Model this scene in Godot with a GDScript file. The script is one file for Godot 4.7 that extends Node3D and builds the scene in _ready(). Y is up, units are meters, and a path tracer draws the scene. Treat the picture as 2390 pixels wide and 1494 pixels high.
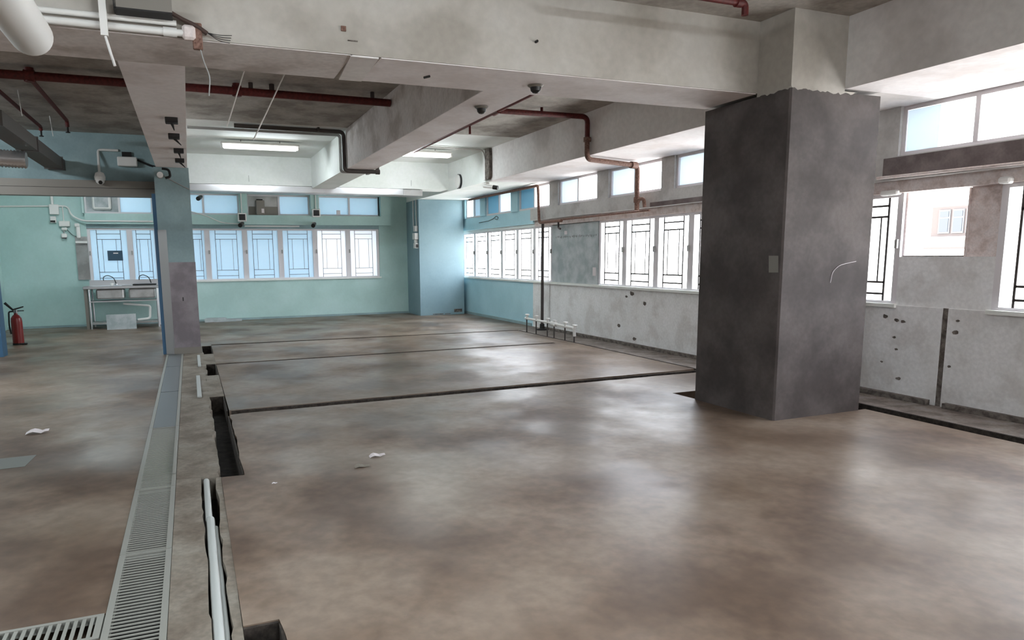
extends Node3D
# A gutted workshop floor: bare plaster beams and columns, sawn chases in the screed, window walls on two sides.
# Coordinates: x to the right along the end wall, y up, d = distance into the room (z = -d).

var taken := {}
var M := {}
var rng := RandomNumberGenerator.new()

func _ready() -> void:
	rng.seed = 7
	setup_view()
	make_materials()
	build_floor()
	build_ceiling()
	build_walls()
	build_windows()
	build_columns_beams()
	build_drains()
	build_red_pipes()
	build_lights()
	build_end_wall_fittings()
	build_sink_corner()
	build_partition_fittings()
	build_right_wall_fittings()
	build_near_ceiling()
	build_floor_bits()
	build_outside()

# ---------------------------------------------------------------- view, sky, exposure
func setup_view() -> void:
	var cam := Camera3D.new()
	cam.name = "camera"
	cam.projection = Camera3D.PROJECTION_FRUSTUM
	cam.near = 0.05
	cam.far = 300.0
	cam.size = 0.046107
	cam.frustum_offset = Vector2(0.0031434, 0.0026585)
	cam.transform = Transform3D(Basis(Vector3(0.928919, -0.011042, 0.370118), Vector3(0.063530, 0.989486, -0.129927), Vector3(-0.364792, 0.144205, 0.919854)), Vector3(0, 1.5, 0))
	cam.current = true
	add_child(cam)
	var sky_mat := ProceduralSkyMaterial.new()
	sky_mat.sky_top_color = Color(0.88, 0.92, 0.97)
	sky_mat.sky_horizon_color = Color(0.97, 0.98, 1.0)
	sky_mat.ground_bottom_color = Color(0.86, 0.86, 0.85)
	sky_mat.ground_horizon_color = Color(0.90, 0.91, 0.93)
	sky_mat.sky_curve = 0.3
	sky_mat.sun_angle_max = 0.0
	var env := Environment.new()
	env.background_mode = Environment.BG_SKY
	env.sky = Sky.new()
	env.sky.sky_material = sky_mat
	env.background_energy_multiplier = 14.0
	env.tonemap_mode = Environment.TONE_MAPPER_LINEAR
	env.tonemap_exposure = 1.3
	env.sdfgi_enabled = true
	env.ssao_enabled = true
	env.ssil_enabled = true
	var we := WorldEnvironment.new()
	we.name = "world_environment"
	we.environment = env
	add_child(we)

# ---------------------------------------------------------------- materials
func c(r: float, g: float, b: float) -> Color:
	return Color(r / 255.0, g / 255.0, b / 255.0)

func noise_tex(sd: int, freq: float, cols: Array, offs: Array, octaves := 4) -> NoiseTexture2D:
	var n := FastNoiseLite.new()
	n.seed = sd
	n.noise_type = FastNoiseLite.TYPE_SIMPLEX_SMOOTH
	n.frequency = freq
	n.fractal_octaves = octaves
	n.fractal_gain = 0.55
	var g := Gradient.new()
	g.offsets = PackedFloat32Array(offs)
	g.colors = PackedColorArray(cols)
	var t := NoiseTexture2D.new()
	t.width = 512
	t.height = 512
	t.seamless = true
	t.seamless_blend_skirt = 0.3
	t.noise = n
	t.color_ramp = g
	return t

func plain(key: String, col: Color, rough := 0.7, metal := 0.0) -> StandardMaterial3D:
	var m := StandardMaterial3D.new()
	m.resource_name = key
	m.albedo_color = col
	m.roughness = rough
	m.metallic = metal
	M[key] = m
	return m

# mottled surface: a coarse three-tone cloud times a fine grain, laid in world space
func mottled(key: String, a: Color, b: Color, d: Color, tile: float, rough: float, sd: int, freq := 0.009, relief := 0.25, grain := 0.9) -> StandardMaterial3D:
	var m := plain(key, Color.WHITE, rough)
	m.albedo_texture = noise_tex(sd, freq, [a, b, d], [0.25, 0.5, 0.78], 5)
	m.uv1_triplanar = true
	m.uv1_world_triplanar = true
	m.uv1_scale = Vector3.ONE / tile
	m.uv2_triplanar = true
	m.uv2_world_triplanar = true
	m.uv2_scale = Vector3.ONE / (tile * 0.31)
	m.detail_enabled = true
	m.detail_blend_mode = BaseMaterial3D.BLEND_MODE_MUL
	m.detail_uv_layer = BaseMaterial3D.DETAIL_UV_2
	m.detail_albedo = noise_tex(sd + 50, 0.03, [Color(grain, grain, grain), Color((1.0 + grain) * 0.5, (1.0 + grain) * 0.5, (1.0 + grain) * 0.5), Color(1, 1, 1)], [0.2, 0.5, 0.8], 5)
	if relief > 0.0:
		m.heightmap_enabled = true
		m.heightmap_scale = relief * 0.25
		m.heightmap_texture = noise_tex(sd + 90, 0.02, [Color.BLACK, Color.WHITE], [0.1, 0.9], 5)
	return m

func make_materials() -> void:
	var f := mottled("floor_concrete", c(102, 84, 71), c(125, 107, 92), c(143, 127, 113), 5.5, 0.42, 11, 0.008, 0.05)
	f.roughness = 0.9
	f.metallic_specular = 0.36
	f.roughness_texture = noise_tex(31, 0.007, [Color(0.36, 0.36, 0.36), Color(0.46, 0.46, 0.46), Color(0.58, 0.58, 0.58)], [0.3, 0.5, 0.75], 4)
	mottled("floor_dirty", c(104, 93, 86), c(130, 120, 113), c(146, 140, 135), 1.7, 0.75, 12, 0.012, 0.4)
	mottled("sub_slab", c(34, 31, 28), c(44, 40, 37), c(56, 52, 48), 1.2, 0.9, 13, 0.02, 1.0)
	mottled("stripe_render", c(106, 96, 95), c(118, 108, 107), c(130, 120, 118), 1.6, 0.95, 37, 0.01, 0.1, 0.94)
	mottled("chase_shade", c(44, 38, 34), c(60, 53, 47), c(76, 68, 62), 0.8, 0.95, 36, 0.02, 0.3)  # dark tone standing in for shade on the chase walls
	mottled("curb_concrete", c(114, 103, 91), c(132, 123, 111), c(145, 138, 127), 2.2, 0.8, 14, 0.01, 0.04)
	mottled("beam_plaster", c(212, 206, 203), c(232, 227, 225), c(238, 235, 233), 5.0, 0.85, 15, 0.006, 0.1, 0.96)
	mottled("beam_grime", c(196, 187, 182), c(226, 219, 216), c(234, 229, 227), 3.4, 0.9, 16, 0.008, 0.2, 0.94)
	mottled("beam_stained", c(170, 164, 155), c(190, 185, 177), c(199, 195, 189), 5.0, 0.85, 34, 0.006, 0.1, 0.96)
	mottled("blue_paint_dimmed", c(130, 158, 167), c(135, 163, 172), c(140, 168, 177), 4.0, 0.6, 35, 0.006, 0.0, 0.985)  # same blue paint, darkened where the light makes it too bright
	mottled("soffit_lifted", c(228, 220, 218), c(242, 236, 236), c(245, 241, 241), 4.0, 0.85, 33, 0.008, 0.1, 0.97)  # whiter than the beam sides: brightness painted onto the dim undersides
	mottled("slab_bare", c(150, 143, 135), c(178, 172, 165), c(192, 188, 182), 3.6, 0.9, 17, 0.01, 0.3, 0.92)
	mottled("white_paint", c(230, 234, 229), c(236, 239, 235), c(240, 242, 240), 4.0, 0.75, 18, 0.008, 0.0, 0.985)
	mottled("teal_paint", c(176, 207, 203), c(182, 213, 209), c(188, 217, 214), 4.0, 0.6, 19, 0.006, 0.0, 0.985)
	mottled("blue_paint", c(176, 217, 229), c(182, 222, 234), c(188, 226, 238), 4.0, 0.6, 20, 0.006, 0.0, 0.985)  # lightened copy of the pilaster blue, for faces that are lit less
	mottled("dull_teal", c(140, 164, 168), c(148, 172, 176), c(156, 180, 183), 3.0, 0.75, 21, 0.008, 0.0, 0.97)
	mottled("column_render", c(67, 60, 58), c(80, 73, 71), c(95, 87, 85), 3.0, 0.75, 22, 0.008, 0.2, 0.93)
	mottled("dado_plaster", c(226, 224, 223), c(240, 240, 240), c(245, 245, 246), 2.6, 0.8, 23, 0.009, 0.15, 0.95)
	mottled("lintel_plaster", c(182, 180, 178), c(197, 196, 194), c(204, 203, 201), 2.5, 0.85, 24, 0.01, 0.15, 0.96)
	mottled("pink_plaster", c(210, 194, 188), c(229, 216, 212), c(237, 228, 226), 1.3, 0.9, 25, 0.014, 0.4, 0.93)
	mottled("cement_board", c(164, 174, 176), c(180, 188, 190), c(196, 201, 203), 1.6, 0.6, 26, 0.008, 0.0, 0.97)
	mottled("dark_cement", c(84, 78, 73), c(110, 102, 96), c(134, 126, 119), 0.9, 0.95, 27, 0.02, 0.5)
	mottled("steel_sheet", c(168, 165, 163), c(182, 180, 178), c(192, 191, 190), 1.2, 0.35, 28, 0.006, 0.0, 0.98).metallic = 0.6
	mottled("clad_sheet", c(122, 115, 120), c(134, 127, 132), c(144, 138, 142), 1.4, 0.32, 29, 0.006, 0.0, 0.98).metallic = 0.3
	mottled("rust_red", c(78, 22, 20), c(100, 30, 29), c(114, 40, 38), 0.5, 0.55, 30, 0.02, 0.1)
	mottled("rust_brown", c(104, 74, 62), c(130, 97, 84), c(148, 116, 104), 0.4, 0.75, 32, 0.02, 0.2)
	plain("slot_shade", c(16, 15, 14), 0.8)  # near-black stands in for the shade under the grate slots
	plain("aluminium", c(224, 220, 223), 0.45)
	plain("white_plastic", c(232, 231, 228), 0.45)
	plain("grey_plastic", c(160, 160, 158), 0.5)
	plain("pipe_grey", c(182, 186, 184), 0.5)
	plain("dark_pipe", c(74, 68, 66), 0.5)
	plain("black_plastic", c(28, 27, 27), 0.4)
	plain("black_iron", c(38, 36, 36), 0.6, 0.3)
	plain("grate_steel", c(154, 154, 147), 0.45, 0.2)
	plain("plate_steel", c(118, 123, 125), 0.4, 0.3)
	plain("patch_grey", c(112, 114, 109), 0.45)
	plain("galvanised", c(150, 152, 152), 0.35, 0.8)
	plain("dull_duct", c(130, 125, 118), 0.5, 0.2)
	plain("trunk_grey", c(86, 84, 82), 0.6, 0.1)
	plain("stainless", c(206, 206, 208), 0.28, 0.9)
	plain("blue_door", c(58, 98, 130), 0.5)
	plain("extinguisher_red", c(122, 20, 18), 0.3)
	plain("rubber", c(22, 22, 22), 0.7)
	plain("paper", c(226, 218, 220), 0.8)
	plain("copper_wire", c(70, 52, 46), 0.6)
	plain("rail_mark", c(96, 90, 86), 0.9)
	plain("facade", c(226, 222, 218), 0.8)
	plain("facade_pink", c(66, 57, 53), 0.8)
	plain("facade_frame", c(74, 74, 76), 0.6)
	plain("facade_glass", c(36, 40, 45), 0.3)
	var glass := plain("clear_glass", Color(0.95, 0.97, 0.98, 0.06), 0.02)
	glass.transparency = BaseMaterial3D.TRANSPARENCY_ALPHA
	glass.metallic_specular = 0.5
	var film := plain("blue_film", c(196, 218, 230), 0.45)
	film.backlight_enabled = true
	film.backlight = c(138, 147, 152)
	var frost := plain("frosted_glass", c(214, 226, 230), 0.4)
	frost.backlight_enabled = true
	frost.backlight = c(186, 192, 197)
	var frostb := plain("tinted_frost", c(150, 196, 214), 0.4)
	frostb.backlight_enabled = true
	frostb.backlight = c(78, 113, 126)
	var wf := plain("added_frost", c(236, 240, 243), 0.4)  # frosting added to the two end panes to hold down their brightness
	wf.backlight_enabled = true
	wf.backlight = c(164, 165, 167)
	var tube := plain("lamp_diffuser", c(250, 250, 246), 0.5)
	tube.emission_enabled = true
	tube.emission = Color(1.0, 1.0, 0.97)
	tube.emission_energy_multiplier = 2.5

# ---------------------------------------------------------------- mesh helpers
func S() -> SurfaceTool:
	var st := SurfaceTool.new()
	st.begin(Mesh.PRIMITIVE_TRIANGLES)
	return st

func V(x: float, y: float, d: float) -> Vector3:
	return Vector3(x, y, -d)

func tri(st: SurfaceTool, a: Vector3, b: Vector3, e: Vector3, na: Vector3, nb: Vector3, ne: Vector3) -> void:
	# a, b, e run counter-clockwise seen from outside; Godot wants clockwise
	st.set_normal(na); st.add_vertex(a)
	st.set_normal(ne); st.add_vertex(e)
	st.set_normal(nb); st.add_vertex(b)

func quad(st: SurfaceTool, a: Vector3, b: Vector3, e: Vector3, d: Vector3) -> void:
	var n := (b - a).cross(e - a).normalized()
	tri(st, a, b, e, n, n, n)
	tri(st, a, e, d, n, n, n)

func box3(st: SurfaceTool, p: Vector3, q: Vector3) -> SurfaceTool:
	var a := Vector3(minf(p.x, q.x), minf(p.y, q.y), minf(p.z, q.z))
	var b := Vector3(maxf(p.x, q.x), maxf(p.y, q.y), maxf(p.z, q.z))
	quad(st, Vector3(a.x, a.y, b.z), Vector3(b.x, a.y, b.z), Vector3(b.x, b.y, b.z), Vector3(a.x, b.y, b.z))
	quad(st, Vector3(b.x, a.y, a.z), Vector3(a.x, a.y, a.z), Vector3(a.x, b.y, a.z), Vector3(b.x, b.y, a.z))
	quad(st, Vector3(b.x, a.y, b.z), Vector3(b.x, a.y, a.z), Vector3(b.x, b.y, a.z), Vector3(b.x, b.y, b.z))
	quad(st, Vector3(a.x, a.y, a.z), Vector3(a.x, a.y, b.z), Vector3(a.x, b.y, b.z), Vector3(a.x, b.y, a.z))
	quad(st, Vector3(a.x, b.y, b.z), Vector3(b.x, b.y, b.z), Vector3(b.x, b.y, a.z), Vector3(a.x, b.y, a.z))
	quad(st, Vector3(a.x, a.y, a.z), Vector3(b.x, a.y, a.z), Vector3(b.x, a.y, b.z), Vector3(a.x, a.y, b.z))
	return st

func bx(st: SurfaceTool, x0: float, x1: float, y0: float, y1: float, d0: float, d1: float) -> SurfaceTool:
	return box3(st, Vector3(x0, y0, -d0), Vector3(x1, y1, -d1))

# box with chamfered edges along all three directions (a rounded-off block)
func cbx(st: SurfaceTool, x0: float, x1: float, y0: float, y1: float, d0: float, d1: float, ch: float) -> SurfaceTool:
	var lo := Vector3(x0, y0, -d1)
	var hi := Vector3(x1, y1, -d0)
	var mid := (lo + hi) * 0.5
	var h := (hi - lo) * 0.5
	var k := h - Vector3(ch, ch, ch)
	for ax in 3:
		var u := (ax + 1) % 3
		var w := (ax + 2) % 3
		for s in [-1.0, 1.0]:
			var pts := []
			for q in [[-1, -1], [1, -1], [1, 1], [-1, 1]]:
				var p := Vector3.ZERO
				p[ax] = s * h[ax]; p[u] = q[0] * k[u]; p[w] = q[1] * k[w]
				pts.append(mid + p)
			if s < 0: pts.reverse()
			quad(st, pts[0], pts[1], pts[2], pts[3])
		for su in [-1.0, 1.0]:
			for sw in [-1.0, 1.0]:
				var e := []
				for q in [[-1, 0], [1, 0], [1, 1], [-1, 1]]:
					var p := Vector3.ZERO
					p[ax] = q[0] * k[ax]
					p[u] = su * (h[u] if q[1] == 0 else k[u])
					p[w] = sw * (k[w] if q[1] == 0 else h[w])
					e.append(mid + p)
				if su * sw < 0: e.reverse()
				quad(st, e[0], e[1], e[2], e[3])
	for sx in [-1.0, 1.0]:
		for sy in [-1.0, 1.0]:
			for sz in [-1.0, 1.0]:
				var a := mid + Vector3(sx * h.x, sy * k.y, sz * k.z)
				var b := mid + Vector3(sx * k.x, sy * h.y, sz * k.z)
				var e := mid + Vector3(sx * k.x, sy * k.y, sz * h.z)
				var n := Vector3(sx, sy, sz).normalized()
				if sx * sy * sz > 0: tri(st, a, b, e, n, n, n)
				else: tri(st, a, e, b, n, n, n)
	return st

func ring_axes(dir: Vector3) -> Array:
	var d := dir.normalized()
	var u := d.cross(Vector3.UP if absf(d.y) < 0.9 else Vector3.RIGHT).normalized()
	return [u, d.cross(u).normalized()]

func cyl(st: SurfaceTool, a: Vector3, b: Vector3, r0: float, r1: float, seg := 14, caps := true) -> SurfaceTool:
	var d := (b - a).normalized()
	var ax := ring_axes(d)
	for i in seg:
		var t0 := TAU * i / seg
		var t1 := TAU * (i + 1) / seg
		var n0: Vector3 = ax[0] * cos(t0) + ax[1] * sin(t0)
		var n1: Vector3 = ax[0] * cos(t1) + ax[1] * sin(t1)
		tri(st, a + n0 * r0, a + n1 * r0, b + n1 * r1, n0, n1, n1)
		tri(st, a + n0 * r0, b + n1 * r1, b + n0 * r1, n0, n1, n0)
		if caps:
			tri(st, b, b + n0 * r1, b + n1 * r1, d, d, d)
			tri(st, a, a + n1 * r0, a + n0 * r0, -d, -d, -d)
	return st

# rounds the corners of a path so that a swept pipe bends like a real elbow
func bent(pts: Array, rad: float, n := 5) -> Array:
	var out := [pts[0]]
	for i in range(1, pts.size() - 1):
		var p: Vector3 = pts[i]
		var da: Vector3 = (pts[i - 1] - p)
		var db: Vector3 = (pts[i + 1] - p)
		var r := minf(rad, minf(da.length(), db.length()) * 0.45)
		var a: Vector3 = p + da.normalized() * r
		var b: Vector3 = p + db.normalized() * r
		for k in n + 1:
			var t := float(k) / n
			out.append(a.lerp(p, t).lerp(p.lerp(b, t), t))
	out.append(pts[-1])
	return out

func tube(st: SurfaceTool, pts: Array, r: float, seg := 10) -> SurfaceTool:
	var rings := []
	var u := Vector3.ZERO
	for i in pts.size():
		var d: Vector3 = (pts[mini(i + 1, pts.size() - 1)] - pts[maxi(i - 1, 0)]).normalized()
		if i == 0: u = ring_axes(d)[0]
		u = (u - d * u.dot(d)).normalized()
		var w := d.cross(u)
		var ring := []
		for k in seg:
			ring.append(u * cos(TAU * k / seg) + w * sin(TAU * k / seg))
		rings.append(ring)
	for i in pts.size() - 1:
		for k in seg:
			var j := (k + 1) % seg
			var n00: Vector3 = rings[i][k]
			var n01: Vector3 = rings[i][j]
			var n10: Vector3 = rings[i + 1][k]
			var n11: Vector3 = rings[i + 1][j]
			tri(st, pts[i] + n00 * r, pts[i] + n01 * r, pts[i + 1] + n11 * r, n00, n01, n11)
			tri(st, pts[i] + n00 * r, pts[i + 1] + n11 * r, pts[i + 1] + n10 * r, n00, n11, n10)
	for e in [[0, -1.0], [pts.size() - 1, 1.0]]:
		var at: int = e[0]
		var n: Vector3 = (pts[maxi(at, 1)] - pts[maxi(at, 1) - 1]).normalized() * e[1]
		for k in seg:
			var p0: Vector3 = pts[at] + rings[at][k] * r
			var p1: Vector3 = pts[at] + rings[at][(k + 1) % seg] * r
			if e[1] > 0: tri(st, pts[at], p0, p1, n, n, n)
			else: tri(st, pts[at], p1, p0, n, n, n)
	return st

# lathe around a vertical axis; profile holds Vector2(radius, height)
func lathe(st: SurfaceTool, at: Vector3, prof: Array, seg := 20) -> SurfaceTool:
	for i in prof.size() - 1:
		var a: Vector2 = prof[i]
		var b: Vector2 = prof[i + 1]
		var sl := Vector2(b.y - a.y, a.x - b.x).normalized()
		for k in seg:
			var t0 := TAU * k / seg
			var t1 := TAU * (k + 1) / seg
			var e0 := Vector3(cos(t0), 0, -sin(t0))
			var e1 := Vector3(cos(t1), 0, -sin(t1))
			var n0 := (e0 * sl.x + Vector3.UP * sl.y)
			var n1 := (e1 * sl.x + Vector3.UP * sl.y)
			var p := at + e0 * a.x + Vector3.UP * a.y
			var q := at + e1 * a.x + Vector3.UP * a.y
			var r := at + e1 * b.x + Vector3.UP * b.y
			var s := at + e0 * b.x + Vector3.UP * b.y
			tri(st, p, q, r, n0, n1, n1)
			tri(st, p, r, s, n0, n1, n0)
	return st

# upright prism over an outline given as (x, d) points
func prism(st: SurfaceTool, outline: Array, y0: float, y1: float) -> SurfaceTool:
	var poly := PackedVector2Array()
	for p in outline: poly.append(Vector2(p.x, -p.y))
	var area := 0.0
	for i in poly.size():
		area += poly[i].cross(poly[(i + 1) % poly.size()])
	if area < 0.0: poly.reverse()
	var idx := Geometry2D.triangulate_polygon(poly)
	for i in range(0, idx.size(), 3):
		var a := poly[idx[i]]
		var b := poly[idx[i + 1]]
		var e := poly[idx[i + 2]]
		if (b - a).cross(e - a) > 0.0:
			var sw := b
			b = e
			e = sw
		tri(st, Vector3(a.x, y1, a.y), Vector3(b.x, y1, b.y), Vector3(e.x, y1, e.y), Vector3.UP, Vector3.UP, Vector3.UP)
		tri(st, Vector3(a.x, y0, a.y), Vector3(e.x, y0, e.y), Vector3(b.x, y0, b.y), Vector3.DOWN, Vector3.DOWN, Vector3.DOWN)
	for i in poly.size():
		var a := poly[i]
		var b := poly[(i + 1) % poly.size()]
		quad(st, Vector3(b.x, y0, b.y), Vector3(a.x, y0, a.y), Vector3(a.x, y1, a.y), Vector3(b.x, y1, b.y))
	return st

func jag(a: Vector2, b: Vector2, n: int, amp: float) -> Array:
	var out := [a]
	var side := (b - a).orthogonal().normalized()
	for i in range(1, n):
		out.append(a.lerp(b, (i + rng.randf_range(-0.3, 0.3)) / n) + side * rng.randf_range(-amp, amp))
	return out

# ---------------------------------------------------------------- node helpers
func numbered(called: String) -> String:
	var k: int = taken.get(called, -1) + 1
	taken[called] = k
	return called if k == 0 else "%s_%03d" % [called, k]

func thing(called: String, label: String, category: String, at := Vector3.ZERO, group := "") -> Node3D:
	var o := Node3D.new()
	o.name = numbered(called)
	o.position = at
	o.set_meta("label", label)
	o.set_meta("category", category)
	if group: o.set_meta("group", group)
	add_child(o)
	return o

func struct(called: String, label := "") -> Node3D:
	var o := Node3D.new()
	o.name = numbered(called)
	o.set_meta("kind", "structure")
	if label: o.set_meta("label", label)
	add_child(o)
	return o

func gpos(o: Node3D) -> Vector3:
	var p := o.position
	var up := o.get_parent()
	while up is Node3D and up != self:
		p += up.position
		up = up.get_parent()
	return p

# a part whose geometry was drawn in world coordinates
func part(parent: Node3D, called: String, st: SurfaceTool, mat: String, label := "") -> MeshInstance3D:
	var o := MeshInstance3D.new()
	o.name = called
	o.mesh = st.commit()
	o.material_override = M[mat]
	if label: o.set_meta("label", label)
	parent.add_child(o, true)
	o.position = -gpos(parent)
	return o

# a part that shares a mesh with its likes, set at a world position
func piece(parent: Node3D, called: String, mesh: Mesh, mat: String, at: Vector3) -> MeshInstance3D:
	var o := MeshInstance3D.new()
	o.name = called
	o.mesh = mesh
	o.material_override = M[mat]
	parent.add_child(o, true)
	o.position = at - gpos(parent)
	return o

func single(called: String, label: String, category: String, st: SurfaceTool, mat: String, group := "") -> MeshInstance3D:
	var o := MeshInstance3D.new()
	o.name = numbered(called)
	o.mesh = st.commit()
	o.material_override = M[mat]
	o.set_meta("label", label)
	o.set_meta("category", category)
	if group: o.set_meta("group", group)
	add_child(o)
	return o

# ---------------------------------------------------------------- floor
const XD0 := -0.428   # drain channel
const XD1 := -0.178
const XT0 := 0.11     # broken service trench beside it
const XT1 := 0.265

func rect(x0: float, x1: float, d0: float, d1: float) -> Array:
	return [Vector2(x0, d0), Vector2(x1, d0), Vector2(x1, d1), Vector2(x0, d1)]

func build_floor() -> void:
	var f := struct("floor")
	part(f, "channel_shade", bx(S(), XD0, XD1, -0.17, -0.095, -7.0, 12.0), "slot_shade")  # dark bed, shade below the grates put into its colour
	part(f, "channel_shade", bx(S(), -8.0, XD0, -0.17, -0.095, 2.95, 3.17), "slot_shade")
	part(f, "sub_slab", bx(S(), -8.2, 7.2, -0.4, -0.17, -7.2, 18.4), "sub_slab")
	# screed panels between the sawn chases
	part(f, "screed_panel", prism(S(), rect(-8.0, XD0, 3.17, 18.0), -0.17, 0.0), "floor_concrete")
	part(f, "screed_panel", prism(S(), rect(-8.0, XD0, -7.0, 2.95), -0.17, 0.0), "floor_concrete")
	part(f, "screed_panel", prism(S(), rect(XD0, XT0, 12.0, 18.0), -0.17, 0.0), "floor_concrete")
	# kerb strip between the drain and the service trench, with a pipe chase cut in it
	var k := [Vector2(XD1, -7.0), Vector2(-0.015, -7.0), Vector2(-0.012, 2.6)]
	k += jag(Vector2(-0.012, 2.6), Vector2(-0.02, 4.95), 22, 0.008)
	k += [Vector2(-0.02, 5.0), Vector2(XD1, 5.02)]
	part(f, "kerb_strip", prism(S(), k, -0.17, 0.0), "curb_concrete")
	k = [Vector2(0.062, -7.0), Vector2(XT0, -7.0), Vector2(XT0, 2.4)]
	k += jag(Vector2(XT0, 2.4), Vector2(XT0, 4.95), 14, 0.003)
	k += [Vector2(XT0, 4.97), Vector2(0.078, 4.97)]
	k += jag(Vector2(0.078, 4.97), Vector2(0.062, 2.4), 22, 0.01)
	part(f, "kerb_strip", prism(S(), k, -0.17, -0.004), "curb_concrete")
	k = [Vector2(XD1, 5.05), Vector2(0.02, 5.0)]
	k += jag(Vector2(XT0 - 0.01, 4.99), Vector2(XT0 + 0.0, 7.95), 26, 0.018)
	k += [Vector2(XT0, 8.0), Vector2(XD1, 8.0)]
	part(f, "kerb_strip", prism(S(), k, -0.17, 0.0), "curb_concrete")
	k = [Vector2(XD1, 8.0), Vector2(XT0, 8.0)]
	k += jag(Vector2(XT0, 8.0), Vector2(XT0 + 0.02, 11.95), 20, 0.015)
	k += [Vector2(XT0, 12.0), Vector2(XD1, 12.0)]
	part(f, "kerb_strip", prism(S(), k, -0.17, 0.0), "curb_concrete")
	# bridges left between the pits
	part(f, "trench_bridge", prism(S(), rect(XT0 - 0.004, XT1, 8.0, 9.5), -0.17, -0.002), "curb_concrete")
	part(f, "trench_bridge", prism(S(), rect(XT0 - 0.004, XT1, 10.55, 11.7), -0.17, -0.002), "curb_concrete")
	part(f, "trench_bridge", prism(S(), rect(XT0, XT1, 12.8, 18.0), -0.17, 0.0), "floor_concrete")
	part(f, "trench_bridge", prism(S(), rect(XT0, XT1, -7.0, 2.3), -0.17, 0.0), "floor_concrete")
	# main bay
	var p := [Vector2(XT1, -7.0), Vector2(5.925, -7.0), Vector2(5.945, 4.66), Vector2(5.86, 4.66), Vector2(5.86, 5.72), Vector2(4.8, 5.72), Vector2(4.78, 6.06), Vector2(5.94, 6.07), Vector2(5.95, 7.0)]
	p += jag(Vector2(5.95, 7.02), Vector2(XT1 + 0.03, 6.99), 40, 0.006)
	p += jag(Vector2(XT1 + 0.01, 6.97), Vector2(XT1, 4.9), 16, 0.01)
	p += [Vector2(XT1, 4.94), Vector2(XT0 + 0.001, 4.95), Vector2(XT0 + 0.001, 2.83), Vector2(XT1 - 0.01, 2.83), Vector2(XT1, 2.7)]
	part(f, "screed_panel", prism(S(), p, -0.17, 0.0), "floor_concrete")
	p = [Vector2(XT1 + 0.01, 7.18)]
	p += jag(Vector2(XT1 + 0.02, 7.18), Vector2(6.05, 7.24), 40, 0.006)
	p += [Vector2(6.06, 7.26), Vector2(6.06, 10.43), Vector2(5.75, 10.43), Vector2(0.3, 10.45), Vector2(XT1, 10.45)]
	part(f, "screed_panel", prism(S(), p, -0.17, 0.0), "floor_concrete")
	part(f, "screed_panel", prism(S(), [Vector2(XT1, 10.55), Vector2(5.75, 10.53), Vector2(5.75, 10.43), Vector2(6.06, 10.43), Vector2(6.05, 12.56), Vector2(XT1, 12.84)], -0.17, 0.0), "floor_concrete")
	part(f, "screed_panel", prism(S(), [Vector2(XT1, 12.96), Vector2(6.1, 12.66), Vector2(6.7, 12.66), Vector2(6.7, 17.9), Vector2(XT1, 17.9)], -0.17, 0.0), "floor_concrete")
	# dark linings that put shade by colour inside the chases and pits
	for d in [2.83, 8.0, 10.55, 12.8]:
		part(f, "shade_lining", bx(S(), XT0, XT1 - 0.015, -0.17, -0.006, d - 0.016, d - 0.002), "chase_shade")
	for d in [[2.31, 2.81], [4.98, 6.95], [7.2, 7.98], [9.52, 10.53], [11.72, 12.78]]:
		part(f, "shade_lining", bx(S(), XT1 - 0.014, XT1 - 0.002, -0.17, -0.006, d[0], d[1]), "chase_shade")
	part(f, "shade_lining", bx(S(), XT1 + 0.03, 6.03, -0.17, -0.004, 7.155, 7.172), "chase_shade")
	part(f, "shade_lining", bx(S(), XT1, 5.74, -0.17, -0.003, 10.515, 10.529), "chase_shade")
	part(f, "shade_lining", prism(S(), [Vector2(XT1, 12.945), Vector2(6.1, 12.645), Vector2(6.1, 12.658), Vector2(XT1, 12.958)], -0.17, -0.003), "chase_shade")
	part(f, "shade_lining", bx(S(), 6.15, 6.164, -0.17, -0.008, -7.0, 7.25), "chase_shade")
	part(f, "shade_lining", bx(S(), 6.1, 6.114, -0.17, -0.005, 7.26, 12.6), "chase_shade")
	# strip under the right-hand windows
	part(f, "screed_panel", prism(S(), rect(6.165, 6.75, -7.0, 7.26), -0.17, -0.005), "floor_dirty")
	part(f, "screed_panel", prism(S(), rect(6.115, 6.75, 7.26, 12.66), -0.17, -0.002), "floor_dirty")

# ---------------------------------------------------------------- ceiling
func build_ceiling() -> void:
	var e := struct("ceiling")
	part(e, "slab", bx(S(), -8.2, 7.2, 3.5, 3.75, -7.2, 11.15), "slab_bare")
	part(e, "slab", bx(S(), -8.2, 0.0, 3.5, 3.75, 11.15, 18.4), "slab_bare")
	part(e, "slab", bx(S(), 0.0, 7.2, 3.5, 3.75, 11.15, 18.4), "white_paint")

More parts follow.
